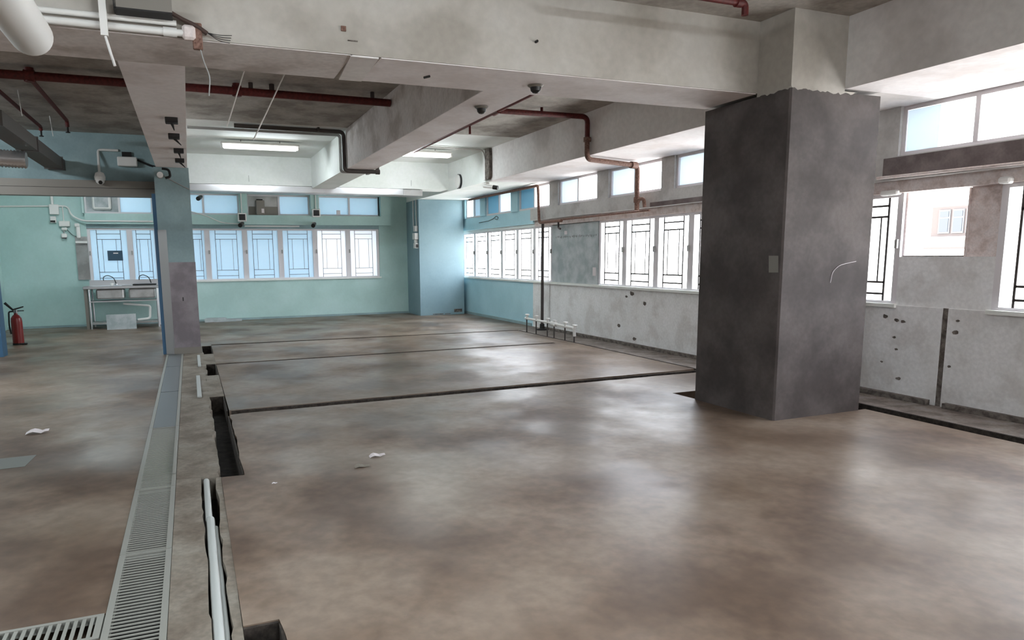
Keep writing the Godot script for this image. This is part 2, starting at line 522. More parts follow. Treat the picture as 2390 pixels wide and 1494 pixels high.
# ---------------------------------------------------------------- walls
func build_walls() -> void:
	var w := struct("wall_right")
	# dado, split by a nearly flush dark vertical strip
	part(w, "dado", bx(S(), 6.7, 6.86, -0.11, 0.95, -7.0, 4.455), "dado_plaster")
	part(w, "dado", bx(S(), 6.7, 6.86, -0.11, 0.95, 4.51, 13.15), "dado_plaster")
	part(w, "dark_strip", bx(S(), 6.708, 6.86, -0.11, 0.95, 4.455, 4.51), "dark_cement")
	part(w, "dado", bx(S(), 6.7, 6.86, -0.11, 0.95, 13.15, 18.15), "blue_paint")
	# lintel band between the two rows of windows
	part(w, "lintel", bx(S(), 6.58, 6.86, 2.2, 2.43, -7.0, 13.05), "lintel_plaster")
	part(w, "lintel", bx(S(), 6.64, 6.86, 2.14, 2.43, 13.05, 18.15), "blue_paint")
	part(w, "window_head", bx(S(), 6.68, 6.86, 2.08, 2.2, -7.0, 13.05), "pink_plaster")
	part(w, "window_head", bx(S(), 6.69, 6.86, 2.08, 2.14, 13.05, 18.15), "white_paint")
	# piers of the upper row
	var ups := [[16.75, 18.15], [15.46, 15.77], [13.69, 14.03], [11.93, 12.27], [10.2, 10.55], [8.48, 8.78], [6.76, 7.06], [5.02, 5.34], [3.3, 3.6], [1.6, 1.9], [-0.1, 0.2], [-1.8, -1.5], [-3.5, -3.2], [-5.2, -4.9], [-7.0, -6.6]]
	for u in ups:
		part(w, "pier", bx(S(), 6.6, 6.86, 2.43, 2.905, u[0], u[1]), "blue_paint" if u[0] > 13.0 else "lintel_plaster")
	# solid parts of the lower row
	part(w, "pier", bx(S(), 6.7, 6.86, 0.95, 2.08, 17.2, 18.15), "blue_paint")
	part(w, "pier", bx(S(), 6.74, 6.86, 0.95, 2.08, 10.64, 12.36), "lintel_plaster")
	part(w, "pier", bx(S(), 6.7, 6.86, 0.95, 2.08, 5.7, 6.57), "lintel_plaster")
	part(w, "pier", bx(S(), 6.78, 6.86, 1.44, 2.08, 4.09, 4.385), "pink_plaster")
	part(w, "spandrel", bx(S(), 6.72, 6.86, 0.95, 1.44, 4.09, 5.01), "dado_plaster")
	part(w, "pier", bx(S(), 6.7, 6.86, 0.95, 2.08, 0.5, 1.7), "lintel_plaster")
	part(w, "pier", bx(S(), 6.7, 6.86, 0.95, 2.08, -2.3, -1.1), "lintel_plaster")
	part(w, "pier", bx(S(), 6.7, 6.86, 0.95, 2.08, -7.0, -5.5), "lintel_plaster")
	part(w, "sill", bx(S(), 6.66, 6.86, 0.925, 0.965, 5.6, 12.4), "white_paint")
	part(w, "sill", bx(S(), 6.665, 6.86, 0.925, 0.962, 12.4, 17.3), "white_paint")
	part(w, "sill", bx(S(), 6.67, 6.86, 0.925, 0.962, 4.99, 5.5), "white_paint")
	part(w, "sill", bx(S(), 6.66, 6.86, 0.925, 0.962, 1.7, 4.1), "white_paint")
	# rough cement fillet where the wall meets the floor
	var t := struct("trim_1")
	for seg in [[2.2, 4.4], [4.56, 12.7]]:
		var o := [Vector2(6.7, seg[0])]
		o += jag(Vector2(6.63, seg[0]), Vector2(6.64, seg[1]), int((seg[1] - seg[0]) * 6), 0.022)
		o += [Vector2(6.64, seg[1]), Vector2(6.7, seg[1])]
		part(t, "fillet", prism(S(), o, -0.01, 0.045), "dark_cement")
	var far := struct("wall_far")
	part(far, "dado", bx(S(), -4.0, 6.7, -0.11, 0.97, 17.9, 18.15), "teal_paint")
	part(far, "window_sill", bx(S(), -2.1, 4.66, 0.95, 0.985, 17.84, 18.15), "white_paint")
	part(far, "pier", bx(S(), -4.0, -2.1, 0.97, 3.5, 17.9, 18.15), "teal_paint")
	part(far, "pier", bx(S(), 4.63, 6.7, 0.97, 3.5, 17.9, 18.15), "teal_paint")
	part(far, "lintel", bx(S(), -2.1, 4.93, 2.3, 2.53, 17.75, 18.15), "teal_paint")
	part(far, "window_head", bx(S(), -2.1, 4.63, 2.21, 2.3, 17.88, 18.15), "dull_teal")
	part(far, "head_wall", bx(S(), -2.1, 4.93, 3.03, 3.5, 17.75, 18.15), "teal_paint")
	for u in [[-2.14, -2.1], [-0.7, -0.42], [1.2, 1.38], [2.88, 3.08], [4.66, 4.93]]:
		part(far, "pier", bx(S(), u[0], u[1], 2.53, 3.03, 17.75, 18.15), "teal_paint")
	var sk := struct("baseboard_far")
	part(sk, "skirting", bx(S(), -3.8, 5.38, 0.0, 0.05, 17.885, 17.9), "dull_teal")
	part(sk, "skirting", bx(S(), 6.685, 6.7, 0.0, 0.06, 13.2, 17.9), "dull_teal")
	var l := struct("wall_left")
	part(l, "side_wall", bx(S(), -4.0, -3.8, -0.11, 3.5, 13.1, 17.9), "teal_paint")
	part(l, "side_wall", bx(S(), -8.2, -8.0, -0.11, 3.5, -7.0, 12.8), "beam_plaster")
	var b := struct("wall_back")
	part(b, "dado", bx(S(), -8.2, 6.95, -0.11, 0.95, -7.2, -7.0), "beam_plaster")
	part(b, "lintel", bx(S(), -8.2, 6.95, 2.08, 2.43, -7.2, -7.0), "beam_plaster")
	part(b, "head_wall", bx(S(), -8.2, 6.95, 2.905, 3.5, -7.2, -7.0), "beam_plaster")
	part(b, "solid_wall", bx(S(), -8.2, 2.6, 0.95, 2.905, -7.2, -7.0), "beam_plaster")
	for x in [2.6, 6.2]:
		part(b, "pier", bx(S(), x, x + 0.75, 0.95, 2.08, -7.2, -7.0), "beam_plaster")
		part(b, "pier", bx(S(), x, x + 0.75, 2.43, 2.905, -7.2, -7.0), "beam_plaster")
	var pt := struct("wall_partition")
	part(pt, "solid_wall", bx(S(), -8.0, -2.86, -0.11, 3.5, 12.8, 13.05), "dull_teal")
	part(pt, "header", bx(S(), -2.86, -0.4, 2.6, 3.5, 12.82, 13.05), "dull_teal")
	part(pt, "opening_jamb", bx(S(), -2.87, -2.815, 0.0, 2.495, 12.78, 13.07), "blue_door")

# ---------------------------------------------------------------- windows
var wn := 0
# along = "d" for the right wall (plane is x, outward +x), "x" for the end wall (plane is d, outward +d)
func wbox(st: SurfaceTool, along: String, plane: float, s0: float, s1: float, y0: float, y1: float, t0: float, t1: float) -> void:
	if along == "d": bx(st, plane + t0, plane + t1, y0, y1, s0, s1)
	else: bx(st, s0, s1, y0, y1, plane + t0, plane + t1)

func window(along: String, plane: float, s0: float, s1: float, y0: float, y1: float, panes: Array, label: String, grille := true, handle := true) -> Node3D:
	wn += 1
	var o := struct("window_%d" % wn, label)
	var fr := S()
	var b := 0.06 if grille else 0.04
	wbox(fr, along, plane, s0, s0 + b, y0, y1, 0.0, 0.07)
	wbox(fr, along, plane, s1 - b, s1, y0, y1, 0.0, 0.07)
	wbox(fr, along, plane, s0 + b, s1 - b, y0, y0 + 0.04, 0.0, 0.07)
	wbox(fr, along, plane, s0 + b, s1 - b, y1 - 0.04, y1, 0.0, 0.07)
	var n := panes.size()
	var step := (s1 - s0 - 2 * b) / n
	for i in range(1, n):
		wbox(fr, along, plane, s0 + b + i * step - 0.022, s0 + b + i * step + 0.022, y0 + 0.04, y1 - 0.04, -0.005, 0.07)
	part(o, "window_frame", fr, "aluminium")
	for i in n:
		var g := S()
		var a: float = s0 + b + i * step + (0.022 if i > 0 else 0.0)
		var e: float = s0 + b + (i + 1) * step - (0.022 if i < n - 1 else 0.0)
		wbox(g, along, plane, a, e, y0 + 0.04, y1 - 0.04, 0.03, 0.036)
		part(o, "pane", g, panes[i])
	if grille:
		var w := s1 - s0 - 2 * b
		var h := y1 - y0 - 0.08
		var q := S()
		var r := 0.005 if along == "x" else 0.011
		var z0 := y0 + 0.04
		for v in [0.17, 0.83]:
			wbox(q, along, plane, s0 + b + v * w - r, s0 + b + v * w + r, z0, z0 + h, 0.006, 0.016)
		for v in [0.065, 0.18, 0.82, 0.925]:
			wbox(q, along, plane, s0 + b + 0.17 * w, s0 + b + 0.83 * w, z0 + v * h - r, z0 + v * h + r, 0.006, 0.016)
		for v in [0.31, 0.69]:
			wbox(q, along, plane, s0 + b + v * w - r * 0.7, s0 + b + v * w + r * 0.7, z0 + 0.18 * h, z0 + 0.82 * h, 0.007, 0.015)
		part(o, "window_bars", q, "dark_pipe")
	if handle:
		var hd := S()
		var sy := y0 + 0.55 * (y1 - y0)
		var sh := s0 + 0.03
		wbox(hd, along, plane, sh - 0.014, sh + 0.014, sy - 0.045, sy + 0.045, -0.03, 0.0)
		part(o, "window_handle", hd, "grey_plastic")
	return o

func build_windows() -> void:
	# end wall, lower row
	var ex := [-2.1, -1.24, -0.66, -0.05, 0.43, 1.29, 2.13, 2.98, 3.82, 4.63]
	var where := ["behind the steel sink, with a dark sheet taped to it", "above the steel sink beside the clad pillar", "half hidden by the clad pillar", "just past the clad pillar", "first full one right of the clad pillar", "second full one right of the clad pillar", "middle one of the end wall", "second from the teal pilaster", "next to the teal pilaster"]
	for i in 9:
		window("x", 17.92, ex[i], ex[i + 1], 0.97, 2.21, ["added_frost"] if i >= 7 else ["blue_film"], "barred casement window " + where[i])
	# end wall, upper row
	window("x", 17.9, -2.1, -0.7, 2.53, 3.03, ["cement_board", "blue_film"], "upper window over the sink with one boarded half", false, false)
	window("x", 17.9, -0.42, 1.2, 2.53, 3.03, ["blue_film", "blue_film"], "upper blue window pair beside the clad pillar", false, false)
	window("x", 17.9, 1.38, 2.88, 2.53, 3.03, ["steel_sheet", "blue_film"], "upper window with one half covered by sheet metal", false, false)
	window("x", 17.9, 3.08, 4.66, 2.53, 3.03, ["blue_film", "blue_film"], "upper blue window pair nearest the teal pilaster", false, false)
	# right wall, lower row
	var a := [16.42, 15.585, 14.775, 13.94, 13.13, 12.36]
	window("d", 6.72, 16.42, 17.2, 0.95, 2.08, ["clear_glass"], "barred window glimpsed behind the teal pilaster")
	for i in 5:
		window("d", 6.72, a[i + 1], a[i], 0.95, 2.08, ["clear_glass"], "barred casement in the run between teal pilaster and cement board, number %d from the pilaster" % (i + 1))
	var b := [10.64, 9.865, 9.02, 8.215, 7.39, 6.57]
	for i in 5:
		window("d", 6.72, b[i + 1], b[i], 0.95, 2.08, ["clear_glass"], "barred casement between cement board and dark column, number %d from the board" % (i + 1))
	window("d", 6.72, 5.01, 5.7, 0.95, 2.08, ["clear_glass"], "narrow barred window showing just past the dark column")
	window("d", 6.72, 3.3, 4.09, 0.95, 2.08, ["clear_glass"], "barred window at the edge of view past the open hole")
	for s in [[2.5, 3.3], [1.7, 2.5], [-0.3, 0.5], [-1.1, -0.3], [-3.1, -2.3], [-3.9, -3.1], [-4.7, -3.9], [-5.5, -4.7]]:
		window("d", 6.72, s[0], s[1], 0.95, 2.08, ["clear_glass"], "barred window in the near part of the window wall", false, false)
	# right wall, upper row
	window("d", 6.64, 15.77, 16.75, 2.43, 2.905, ["blue_film", "clear_glass"], "upper window pair closest to the teal pilaster", false, false)
	window("d", 6.64, 14.03, 15.46, 2.43, 2.905, ["frosted_glass", "tinted_frost"], "upper window pair with a blue and a white pane", false, false)
	window("d", 6.64, 12.27, 13.69, 2.43, 2.905, ["clear_glass", "tinted_frost"], "upper window pair crossed by the thin rusty pipe", false, false)
	window("d", 6.64, 10.55, 11.93, 2.43, 2.905, ["clear_glass", "frosted_glass"], "upper window pair above the cement board", false, false)
	window("d", 6.64, 8.78, 10.2, 2.43, 2.905, ["clear_glass", "frosted_glass"], "upper window pair crossed by the thick rusty pipe", false, false)
	window("d", 6.64, 7.06, 8.48, 2.43, 2.905, ["clear_glass", "frosted_glass"], "upper window pair running behind the dark column", false, false)
	window("d", 6.64, 5.34, 6.76, 2.43, 2.905, ["clear_glass", "frosted_glass"], "upper window pair hidden behind the dark column", false, false)
	var big := window("d", 6.64, 3.6, 5.02, 2.43, 2.905, ["clear_glass", "clear_glass"], "large upper window pair past the dark column", false, false)
	part(big, "sliding_pane", bx(S(), 6.652, 6.656, 2.472, 2.863, 4.66, 4.978), "frosted_glass", "frosted sash slid half across")
	for s in [[1.9, 3.3], [0.2, 1.6], [-1.5, -0.1], [-3.2, -1.8], [-4.9, -3.5], [-6.6, -5.2]]:
		window("d", 6.64, s[0], s[1], 2.43, 2.905, ["clear_glass", "clear_glass"], "upper window pair in the near part of the window wall", false, false)

	for x in [3.35]:
		window("x", -7.15, x, x + 2.85, 0.95, 2.08, ["clear_glass", "clear_glass", "clear_glass"], "window in the wall behind the camera", false, false)
		window("x", -7.15, x, x + 2.85, 2.43, 2.905, ["clear_glass", "clear_glass"], "upper window in the wall behind the camera", false, false)

# ---------------------------------------------------------------- columns and beams
func build_columns_beams() -> void:
	var col := thing("concrete_column", "massive square column of bare dark grey render standing by the windows", "column", V(5.32, 0, 5.18))
	var o := [Vector2(4.785, 4.665), Vector2(4.8, 4.65), Vector2(5.84, 4.65), Vector2(5.855, 4.665), Vector2(5.855, 5.7), Vector2(4.785, 5.7)]
	part(col, "shaft", prism(S(), o, -0.1, 2.87), "column_render")
	var cp := S()
	bx(cp, 4.785, 5.4, 2.87, 3.5, 4.65, 5.03)
	part(col, "plastered_head", cp, "beam_stained", "pale plastered head above the dark render")
	# ragged lower edge of the pale plaster hanging over the dark render
	var lip := [Vector2(4.785, 2.88)]
	lip += jag(Vector2(4.79, 2.868), Vector2(5.55, 2.862), 26, 0.016)
	lip += [Vector2(5.56, 2.88)]
	part(col, "plaster_lip", plate_front(4.65, lip, 0.004), "beam_stained")
	lip = [Vector2(4.65, 2.88), Vector2(5.03, 2.88)]
	lip += jag(Vector2(5.03, 2.866), Vector2(4.66, 2.866), 12, 0.012)
	part(col, "plaster_lip", prism_y(4.785, lip, 0.004), "beam_stained")
	part(col, "chalk_scratch", tube(S(), bent([V(5.367, 1.223, 4.644), V(5.384, 1.318, 4.644), V(5.458, 1.375, 4.644), V(5.547, 1.393, 4.644), V(5.669, 1.410, 4.644)], 0.04), 0.0025, 6), "paper", "pale curved scratch")
	part(col, "plaster_patch", prism_y(4.785, [Vector2(4.797, 1.471), Vector2(4.690, 1.470), Vector2(4.680, 1.325), Vector2(4.787, 1.323)], 0.004), "dull_duct", "small paler patch at the corner")
	var pil := thing("clad_pillar", "grey-teal pillar with a sheet-metal clad foot at the end of the drain", "column", V(-0.17, 0, 12.4))
	part(pil, "shaft", bx(S(), -0.42, 0.08, -0.1, 2.9, 11.92, 12.8), "dull_teal")
	var cl := S()
	bx(cl, -0.30, 0.09, 0.1, 1.45, 11.9, 11.92)
	bx(cl, 0.08, 0.09, 0.1, 1.45, 11.92, 12.8)
	part(pil, "metal_cladding", cl, "clad_sheet", "dull purple-grey metal sheet")
	part(pil, "base_cladding", bx(S(), -0.31, 0.1, 0.0, 0.1, 11.89, 11.9), "dull_duct")
	part(pil, "corner_guard", bx(S(), -0.425, -0.30, 0.0, 1.95, 11.905, 11.92), "galvanised")
	part(pil, "keyhole_slot", cbx(S(), -0.135, -0.12, 0.84, 0.9, 11.896, 11.9, 0.0015), "black_plastic")
	part(pil, "door_frame_strip", bx(S(), -0.475, -0.42, 0.0, 2.5, 11.95, 12.05), "blue_door", "blue painted frame strip")
	var tp := thing("teal_pilaster", "broad pale blue painted pilaster in the far corner", "column", V(6.0, 0, 17.3))
	part(tp, "shaft", bx(S(), 5.39, 6.585, 0.0, 2.9, 16.85, 17.899), "blue_paint_dimmed")
	for s in [[5.72, 6.0, 0.015, 0.035], [6.05, 6.2, 0.015, 0.03], [6.3, 6.52, 0.06, 0.14]]:
		part(tp, "paint_chip", bx(S(), s[0], s[1], s[2], s[3], 16.846, 16.85), "dark_cement", "bare patch where the paint came off")

	var nb := thing("cross_beam", "deep stained plaster beam spanning the ceiling in the foreground", "beam", V(-1.3, 2.9, 5.37))
	part(nb, "beam_body", bx(S(), -8.0, 5.4, 2.9, 3.5, 5.03, 5.72), "beam_stained")
	var us := S()
	bx(us, -8.0, 1.15, 2.894, 2.9, 5.04, 5.71)
	part(nb, "soffit_facing", us, "beam_grime", "grimy underside where the skim has worn")
	part(nb, "soffit_facing", bx(S(), 1.36, 4.78, 2.894, 2.9, 5.04, 5.71), "soffit_lifted")  # pale facing, brightened by colour rather than worn
	var pa := prism(S(), [Vector2(1.14, 5.04), Vector2(1.34, 5.04), Vector2(1.37, 5.71), Vector2(1.19, 5.71)], 2.888, 2.9)
	part(nb, "plaster_patch", pa, "beam_plaster", "paler strip where a partition once met the beam")
	var mb := thing("long_beam", "long ceiling beam running from the foreground beam to the end wall", "beam", V(2.65, 2.9, 10.2))
	part(mb, "bare_length", bx(S(), 2.43, 2.88, 2.9, 3.5, 5.72, 11.3), "beam_grime")
	part(mb, "soffit", bx(S(), 2.432, 2.878, 2.896, 2.9, 5.72, 11.3), "soffit_lifted")
	part(mb, "painted_length", bx(S(), 2.43, 2.88, 2.9, 3.5, 11.3, 14.7), "white_paint", "white painted far stretch")
	var lb := thing("pillar_beam", "plaster ceiling beam above the drain ending on the clad pillar", "beam", V(-0.16, 2.9, 8.8))
	part(lb, "soffit", bx(S(), -0.383, 0.06, 2.896, 2.9, 5.72, 11.9), "soffit_lifted")
	part(lb, "beam_body", bx(S(), -0.385, 0.062, 2.9, 3.5, 5.72, 12.82), "beam_plaster")
	var rb := thing("window_beam", "wide edge beam running above the upper window row", "beam", V(6.1, 2.9, 7.5))
	part(rb, "bare_length", bx(S(), 5.4, 6.95, 2.905, 3.5, -7.0, 12.45), "beam_plaster")
	part(rb, "soffit", bx(S(), 5.402, 6.58, 2.9, 2.905, -7.0, 4.64), "soffit_lifted")
	part(rb, "soffit", bx(S(), 5.402, 6.58, 2.9, 2.905, 5.71, 12.45), "soffit_lifted")
	part(rb, "painted_length", bx(S(), 5.4, 6.95, 2.905, 3.5, 12.45, 18.15), "white_paint", "white painted far stretch")
	var fb := thing("end_beam", "white painted beam across the far bay in front of the end windows", "beam", V(2.7, 2.93, 14.95))
	part(fb, "beam_body", bx(S(), -0.4, 5.4, 2.94, 3.5, 14.7, 15.2), "white_paint")

# ---------------------------------------------------------------- drains
func build_drains() -> void:
	var slat := BoxMesh.new()
	slat.size = Vector3(0.19, 0.005, 0.0105)
	var secs := [[1.6, 3.79, "closest to the cross drain"], [3.79, 4.88, "second from the cross drain"], [4.88, 6.69, "third from the cross drain, ending at the solid plates"]]
	for s in secs:
		var g := thing("drain_grate", "slatted steel floor drain grate, " + s[2], "drain grate", V(-0.303, -0.02, (s[0] + s[1]) / 2), "slatted grates along the long drain")
		var fr := S()
		bx(fr, XD0 + 0.002, -0.398, -0.03, 0.004, s[0] + 0.003, s[1] - 0.003)
		bx(fr, -0.208, XD1 - 0.002, -0.03, 0.004, s[0] + 0.003, s[1] - 0.003)
		bx(fr, -0.398, -0.208, -0.03, 0.002, s[0] + 0.003, s[0] + 0.015)
		bx(fr, -0.398, -0.208, -0.03, 0.002, s[1] - 0.015, s[1] - 0.003)
		part(g, "frame", fr, "grate_steel")
		var n := int((s[1] - s[0] - 0.05) / 0.031)
		for i in n:
			piece(g, "slat", slat, "grate_steel", V(-0.303, -0.0005, s[0] + 0.032 + i * 0.031))
	var pls := [[6.69, 8.51, "next to the slatted grates"], [8.51, 10.52, "in the middle of the plated stretch"], [10.52, 11.88, "at the foot of the clad pillar"]]
	for s in pls:
		var g := thing("drain_cover", "plain steel drain cover plate " + s[2], "drain cover", V(-0.303, -0.02, (s[0] + s[1]) / 2), "plates over the far half of the long drain")
		part(g, "plate", bx(S(), -0.396, -0.21, -0.02, 0.001, s[0] + 0.012, s[1] - 0.012), "plate_steel")
		var fr := S()
		bx(fr, XD0 + 0.002, -0.398, -0.03, 0.004, s[0] + 0.003, s[1] - 0.003)
		bx(fr, -0.208, XD1 - 0.002, -0.03, 0.004, s[0] + 0.003, s[1] - 0.003)
		part(g, "edge_rail", fr, "grate_steel")
	var bar := BoxMesh.new()
	bar.size = Vector3(0.0145, 0.005, 0.172)
	var x := thing("drain_grate", "cross drain grate with lengthwise slots meeting the long drain", "drain grate", V(-1.0, -0.02, 3.06))
	var fx := S()
	bx(fx, -1.6, XD0 - 0.004, -0.03, 0.004, 3.146, 3.166)
	bx(fx, -1.6, XD0 - 0.004, -0.03, 0.004, 2.954, 2.974)
	bx(fx, XD0 - 0.03, XD0 - 0.004, -0.03, 0.004, 2.974, 3.146)
	part(x, "frame", fx, "grate_steel")
	for i in 36:
		piece(x, "slat", bar, "grate_steel", V(-0.474 - i * 0.031, -0.0005, 3.06))

# ---------------------------------------------------------------- sprinkler pipes
func build_red_pipes() -> void:
	var m := thing("sprinkler_main", "dark red sprinkler main running across under the slab", "pipe", V(-2.0, 3.4, 8.7))
	part(m, "pipe", cyl(S(), V(-7.9, 3.4, 8.7), V(-0.39, 3.4, 8.7), 0.045, 0.045, 16), "rust_red")
	part(m, "pipe", cyl(S(), V(0.066, 3.4, 8.7), V(2.42, 3.37, 8.62), 0.045, 0.045, 16), "rust_red")
	for xx in [-1.42, 0.63]:
		part(m, "coupling", cyl(S(), V(xx - 0.05, 3.4, 8.7), V(xx + 0.05, 3.4, 8.7), 0.06, 0.06, 16), "rust_red")
		part(m, "tee_stub", cyl(S(), V(xx, 3.34, 8.7), V(xx, 3.48, 8.7), 0.045, 0.045, 12), "rust_red")
	for xx in [0.785, 2.216]:
		part(m, "upright_drop", cyl(S(), V(xx, 3.42, 8.69), V(xx, 3.499, 8.69), 0.026, 0.026, 10), "dark_pipe")
	part(m, "upright_drop", cyl(S(), V(1.02, 3.42, 8.69), V(1.02, 3.499, 8.69), 0.03, 0.03, 10), "dark_pipe")
	var b1 := thing("sprinkler_branch", "thin red branch pipe starting at the main's coupling in the left bay", "pipe", V(-1.4, 3.36, 9.9))
	part(b1, "pipe", tube(S(), bent([V(-1.42, 3.38, 8.76), V(-1.41, 3.36, 11.0), V(-1.41, 3.28, 11.02)], 0.06), 0.024, 10), "rust_red")
	part(b1, "sprinkler_head", lathe(S(), V(-1.41, 3.2, 11.02), [Vector2(0.0, 0.0), Vector2(0.03, 0.004), Vector2(0.03, 0.01), Vector2(0.012, 0.02), Vector2(0.012, 0.09), Vector2(0.0, 0.09)], 12), "black_iron")
	var b2 := thing("sprinkler_branch", "thin red branch pipe nearest the duct in the left bay", "pipe", V(-1.9, 3.36, 10.2))
	part(b2, "pipe", tube(S(), bent([V(-1.86, 3.38, 8.76), V(-1.82, 3.36, 11.6), V(-1.82, 3.31, 11.62)], 0.06), 0.024, 10), "rust_red")
	part(b2, "sprinkler_head", lathe(S(), V(-1.82, 3.225, 11.62), [Vector2(0.0, 0.0), Vector2(0.03, 0.004), Vector2(0.03, 0.01), Vector2(0.012, 0.02), Vector2(0.012, 0.09), Vector2(0.0, 0.09)], 12), "black_iron")
	# right bay: pipe along the long beam, tee, and the drop down to the window lintel
	var z := thing("sprinkler_line", "red sprinkler pipe running lengthwise beside the long beam", "pipe", V(3.9, 3.4, 9.4))
	part(z, "pipe", cyl(S(), V(3.9, 3.4, 5.75), V(3.955, 3.4, 12.6), 0.03, 0.03, 14), "rust_red")
	part(z, "pendent_drop", cyl(S(), V(3.93, 3.26, 9.75), V(3.93, 3.4, 9.75), 0.018, 0.014, 10), "rust_red")
	part(z, "tee", cyl(S(), V(3.93, 3.4, 8.7), V(3.94, 3.4, 8.9), 0.042, 0.042, 14), "rust_red")
	var r := thing("standpipe", "red pipe crossing the bay, dropping over the edge beam and down the window wall", "pipe", V(5.3, 2.8, 8.9))
	part(r, "red_run", tube(S(), bent([V(3.985, 3.41, 8.8), V(5.345, 3.42, 8.82), V(5.345, 3.12, 8.82)], 0.09), 0.036, 14), "rust_red")
	part(r, "upright_drop", cyl(S(), V(4.62, 3.42, 8.82), V(4.62, 3.499, 8.82), 0.02, 0.02, 10), "rust_red")
	part(r, "union", cyl(S(), V(5.345, 3.08, 8.82), V(5.345, 3.14, 8.82), 0.052, 0.052, 14), "rust_brown")
	part(r, "rusty_run", tube(S(), bent([V(5.345, 3.1, 8.82), V(5.345, 2.84, 8.82), V(6.44, 2.83, 9.15), V(6.44, 2.16, 9.15)], 0.09), 0.036, 14), "rust_brown", "unpainted rusty lower run")
	part(r, "elbow_sleeve", cyl(S(), V(6.28, 2.83, 9.1), V(6.4, 2.83, 9.14), 0.052, 0.052, 14), "rust_brown")
	part(r, "coupling", cyl(S(), V(6.44, 2.28, 9.15), V(6.44, 2.36, 9.15), 0.05, 0.05, 14), "rust_brown")
	part(r, "bypass_valve", tube(S(), bent([V(6.44, 2.32, 9.13), V(6.44, 2.33, 8.98), V(6.46, 2.2, 8.98)], 0.05), 0.028, 12), "rust_brown")
	var lp := thing("lintel_pipe", "thin rusty pipe along the lintel dropping from the edge beam to the floor", "pipe", V(6.5, 0.0, 12.4))
	part(lp, "soffit_run", tube(S(), bent([V(6.5, 2.86, 16.2), V(6.5, 2.86, 12.55), V(6.5, 2.13, 12.5), V(6.5, 2.13, 11.6)], 0.08), 0.028, 12), "rust_brown")
	part(lp, "lintel_run", cyl(S(), V(6.53, 2.15, 11.62), V(6.53, 2.15, 8.95), 0.016, 0.016, 10), "rust_brown")
	part(lp, "tap", tube(S(), bent([V(6.5, 2.12, 11.72), V(6.5, 2.0, 11.72), V(6.5, 1.98, 11.64)], 0.03), 0.018, 10), "dark_pipe")
	part(lp, "riser", cyl(S(), V(6.55, 0.06, 12.45), V(6.53, 2.13, 12.4), 0.03, 0.03, 12), "dark_pipe")
	part(lp, "riser_foot", lathe(S(), V(6.55, 0.0, 12.45), [Vector2(0.0, 0.0), Vector2(0.12, 0.0), Vector2(0.12, 0.015), Vector2(0.05, 0.03), Vector2(0.045, 0.12), Vector2(0.0, 0.12)], 16), "black_iron")
	var tr := thing("sprinkler_drop", "short red pipe end with an elbow by the top edge near the column", "pipe", V(3.7, 3.36, 4.4))
	part(tr, "pipe", tube(S(), bent([V(2.4, 3.36, 4.4), V(4.03, 3.365, 4.4), V(4.03, 3.28, 4.4)], 0.05), 0.026, 12), "rust_red")
	part(tr, "elbow_collar", cyl(S(), V(3.94, 3.365, 4.4), V(3.99, 3.365, 4.4), 0.036, 0.036, 12), "rust_red")
	part(tr, "hanger", bx(S(), 2.6, 2.63, 3.38, 3.5, 4.38, 4.42), "black_iron")

# ---------------------------------------------------------------- lamps
func build_lights() -> void:
	for s in [[0.62, "left of the long beam", 12.8, "fluorescent lights of the far bay", 3.2], [3.47, "right of the long beam, partly behind it", 12.8, "fluorescent lights of the far bay", 3.2],
			[-2.6, "out of view behind the partition, added to brighten the sink corner", 15.4, "", 4.0], [-4.6, "unseen in the left bay, added to brighten it", 9.3, "", 14.0],  # unseen lamps, added to brighten the sink corner and left bay
			[-3.4, "unseen by the left wall, added to brighten the near part", 1.6, "added unseen lights of the near part", 12.0], [0.6, "unseen overhead in the middle, added to brighten the near part", 1.6, "added unseen lights of the near part", 8.0]]:  # both unseen, added as fill for the near bay
		var x0: float = s[0]
		var dd: float = s[2]
		var x1 := x0 + 1.3
		var l := thing("batten_light", "lit fluorescent batten light hanging " + s[1], "light", V((x0 + x1) / 2, 3.4, dd), s[3])
		part(l, "tray", cbx(S(), x0, x1, 3.42, 3.46, dd - 0.08, dd + 0.08, 0.01), "white_plastic")
		part(l, "diffuser", cbx(S(), x0 + 0.03, x1 - 0.03, 3.35, 3.42, dd - 0.07, dd + 0.07, 0.025), "lamp_diffuser")
		part(l, "end_cap", cbx(S(), x0, x0 + 0.03, 3.355, 3.42, dd - 0.065, dd + 0.065, 0.01), "white_plastic")
		part(l, "end_cap", cbx(S(), x1 - 0.03, x1, 3.355, 3.42, dd - 0.065, dd + 0.065, 0.01), "white_plastic")
		for t in [0.25, 0.75]:
			part(l, "hanger", cyl(S(), V(lerpf(x0, x1, t), 3.46, dd), V(lerpf(x0, x1, t), 3.5, dd), 0.006, 0.006, 8), "dark_pipe")
		# the tube shines to both sides of the diffuser
		for side in [-1.0, 1.0]:
			var a := AreaLight3D.new()
			a.name = "batten_glow"
			a.area_size = Vector2(1.24, 0.09)
			a.light_energy = s[4] * 0.5
			a.light_color = Color(0.94, 0.98, 1.0)
			a.light_size = 0.1
			a.shadow_enabled = true
			a.position = V((x0 + x1) / 2, 3.36, dd + side * 0.075) - l.position
			a.rotation = Vector3(-PI / 2 + side * 0.65, 0, 0)
			l.add_child(a, true)

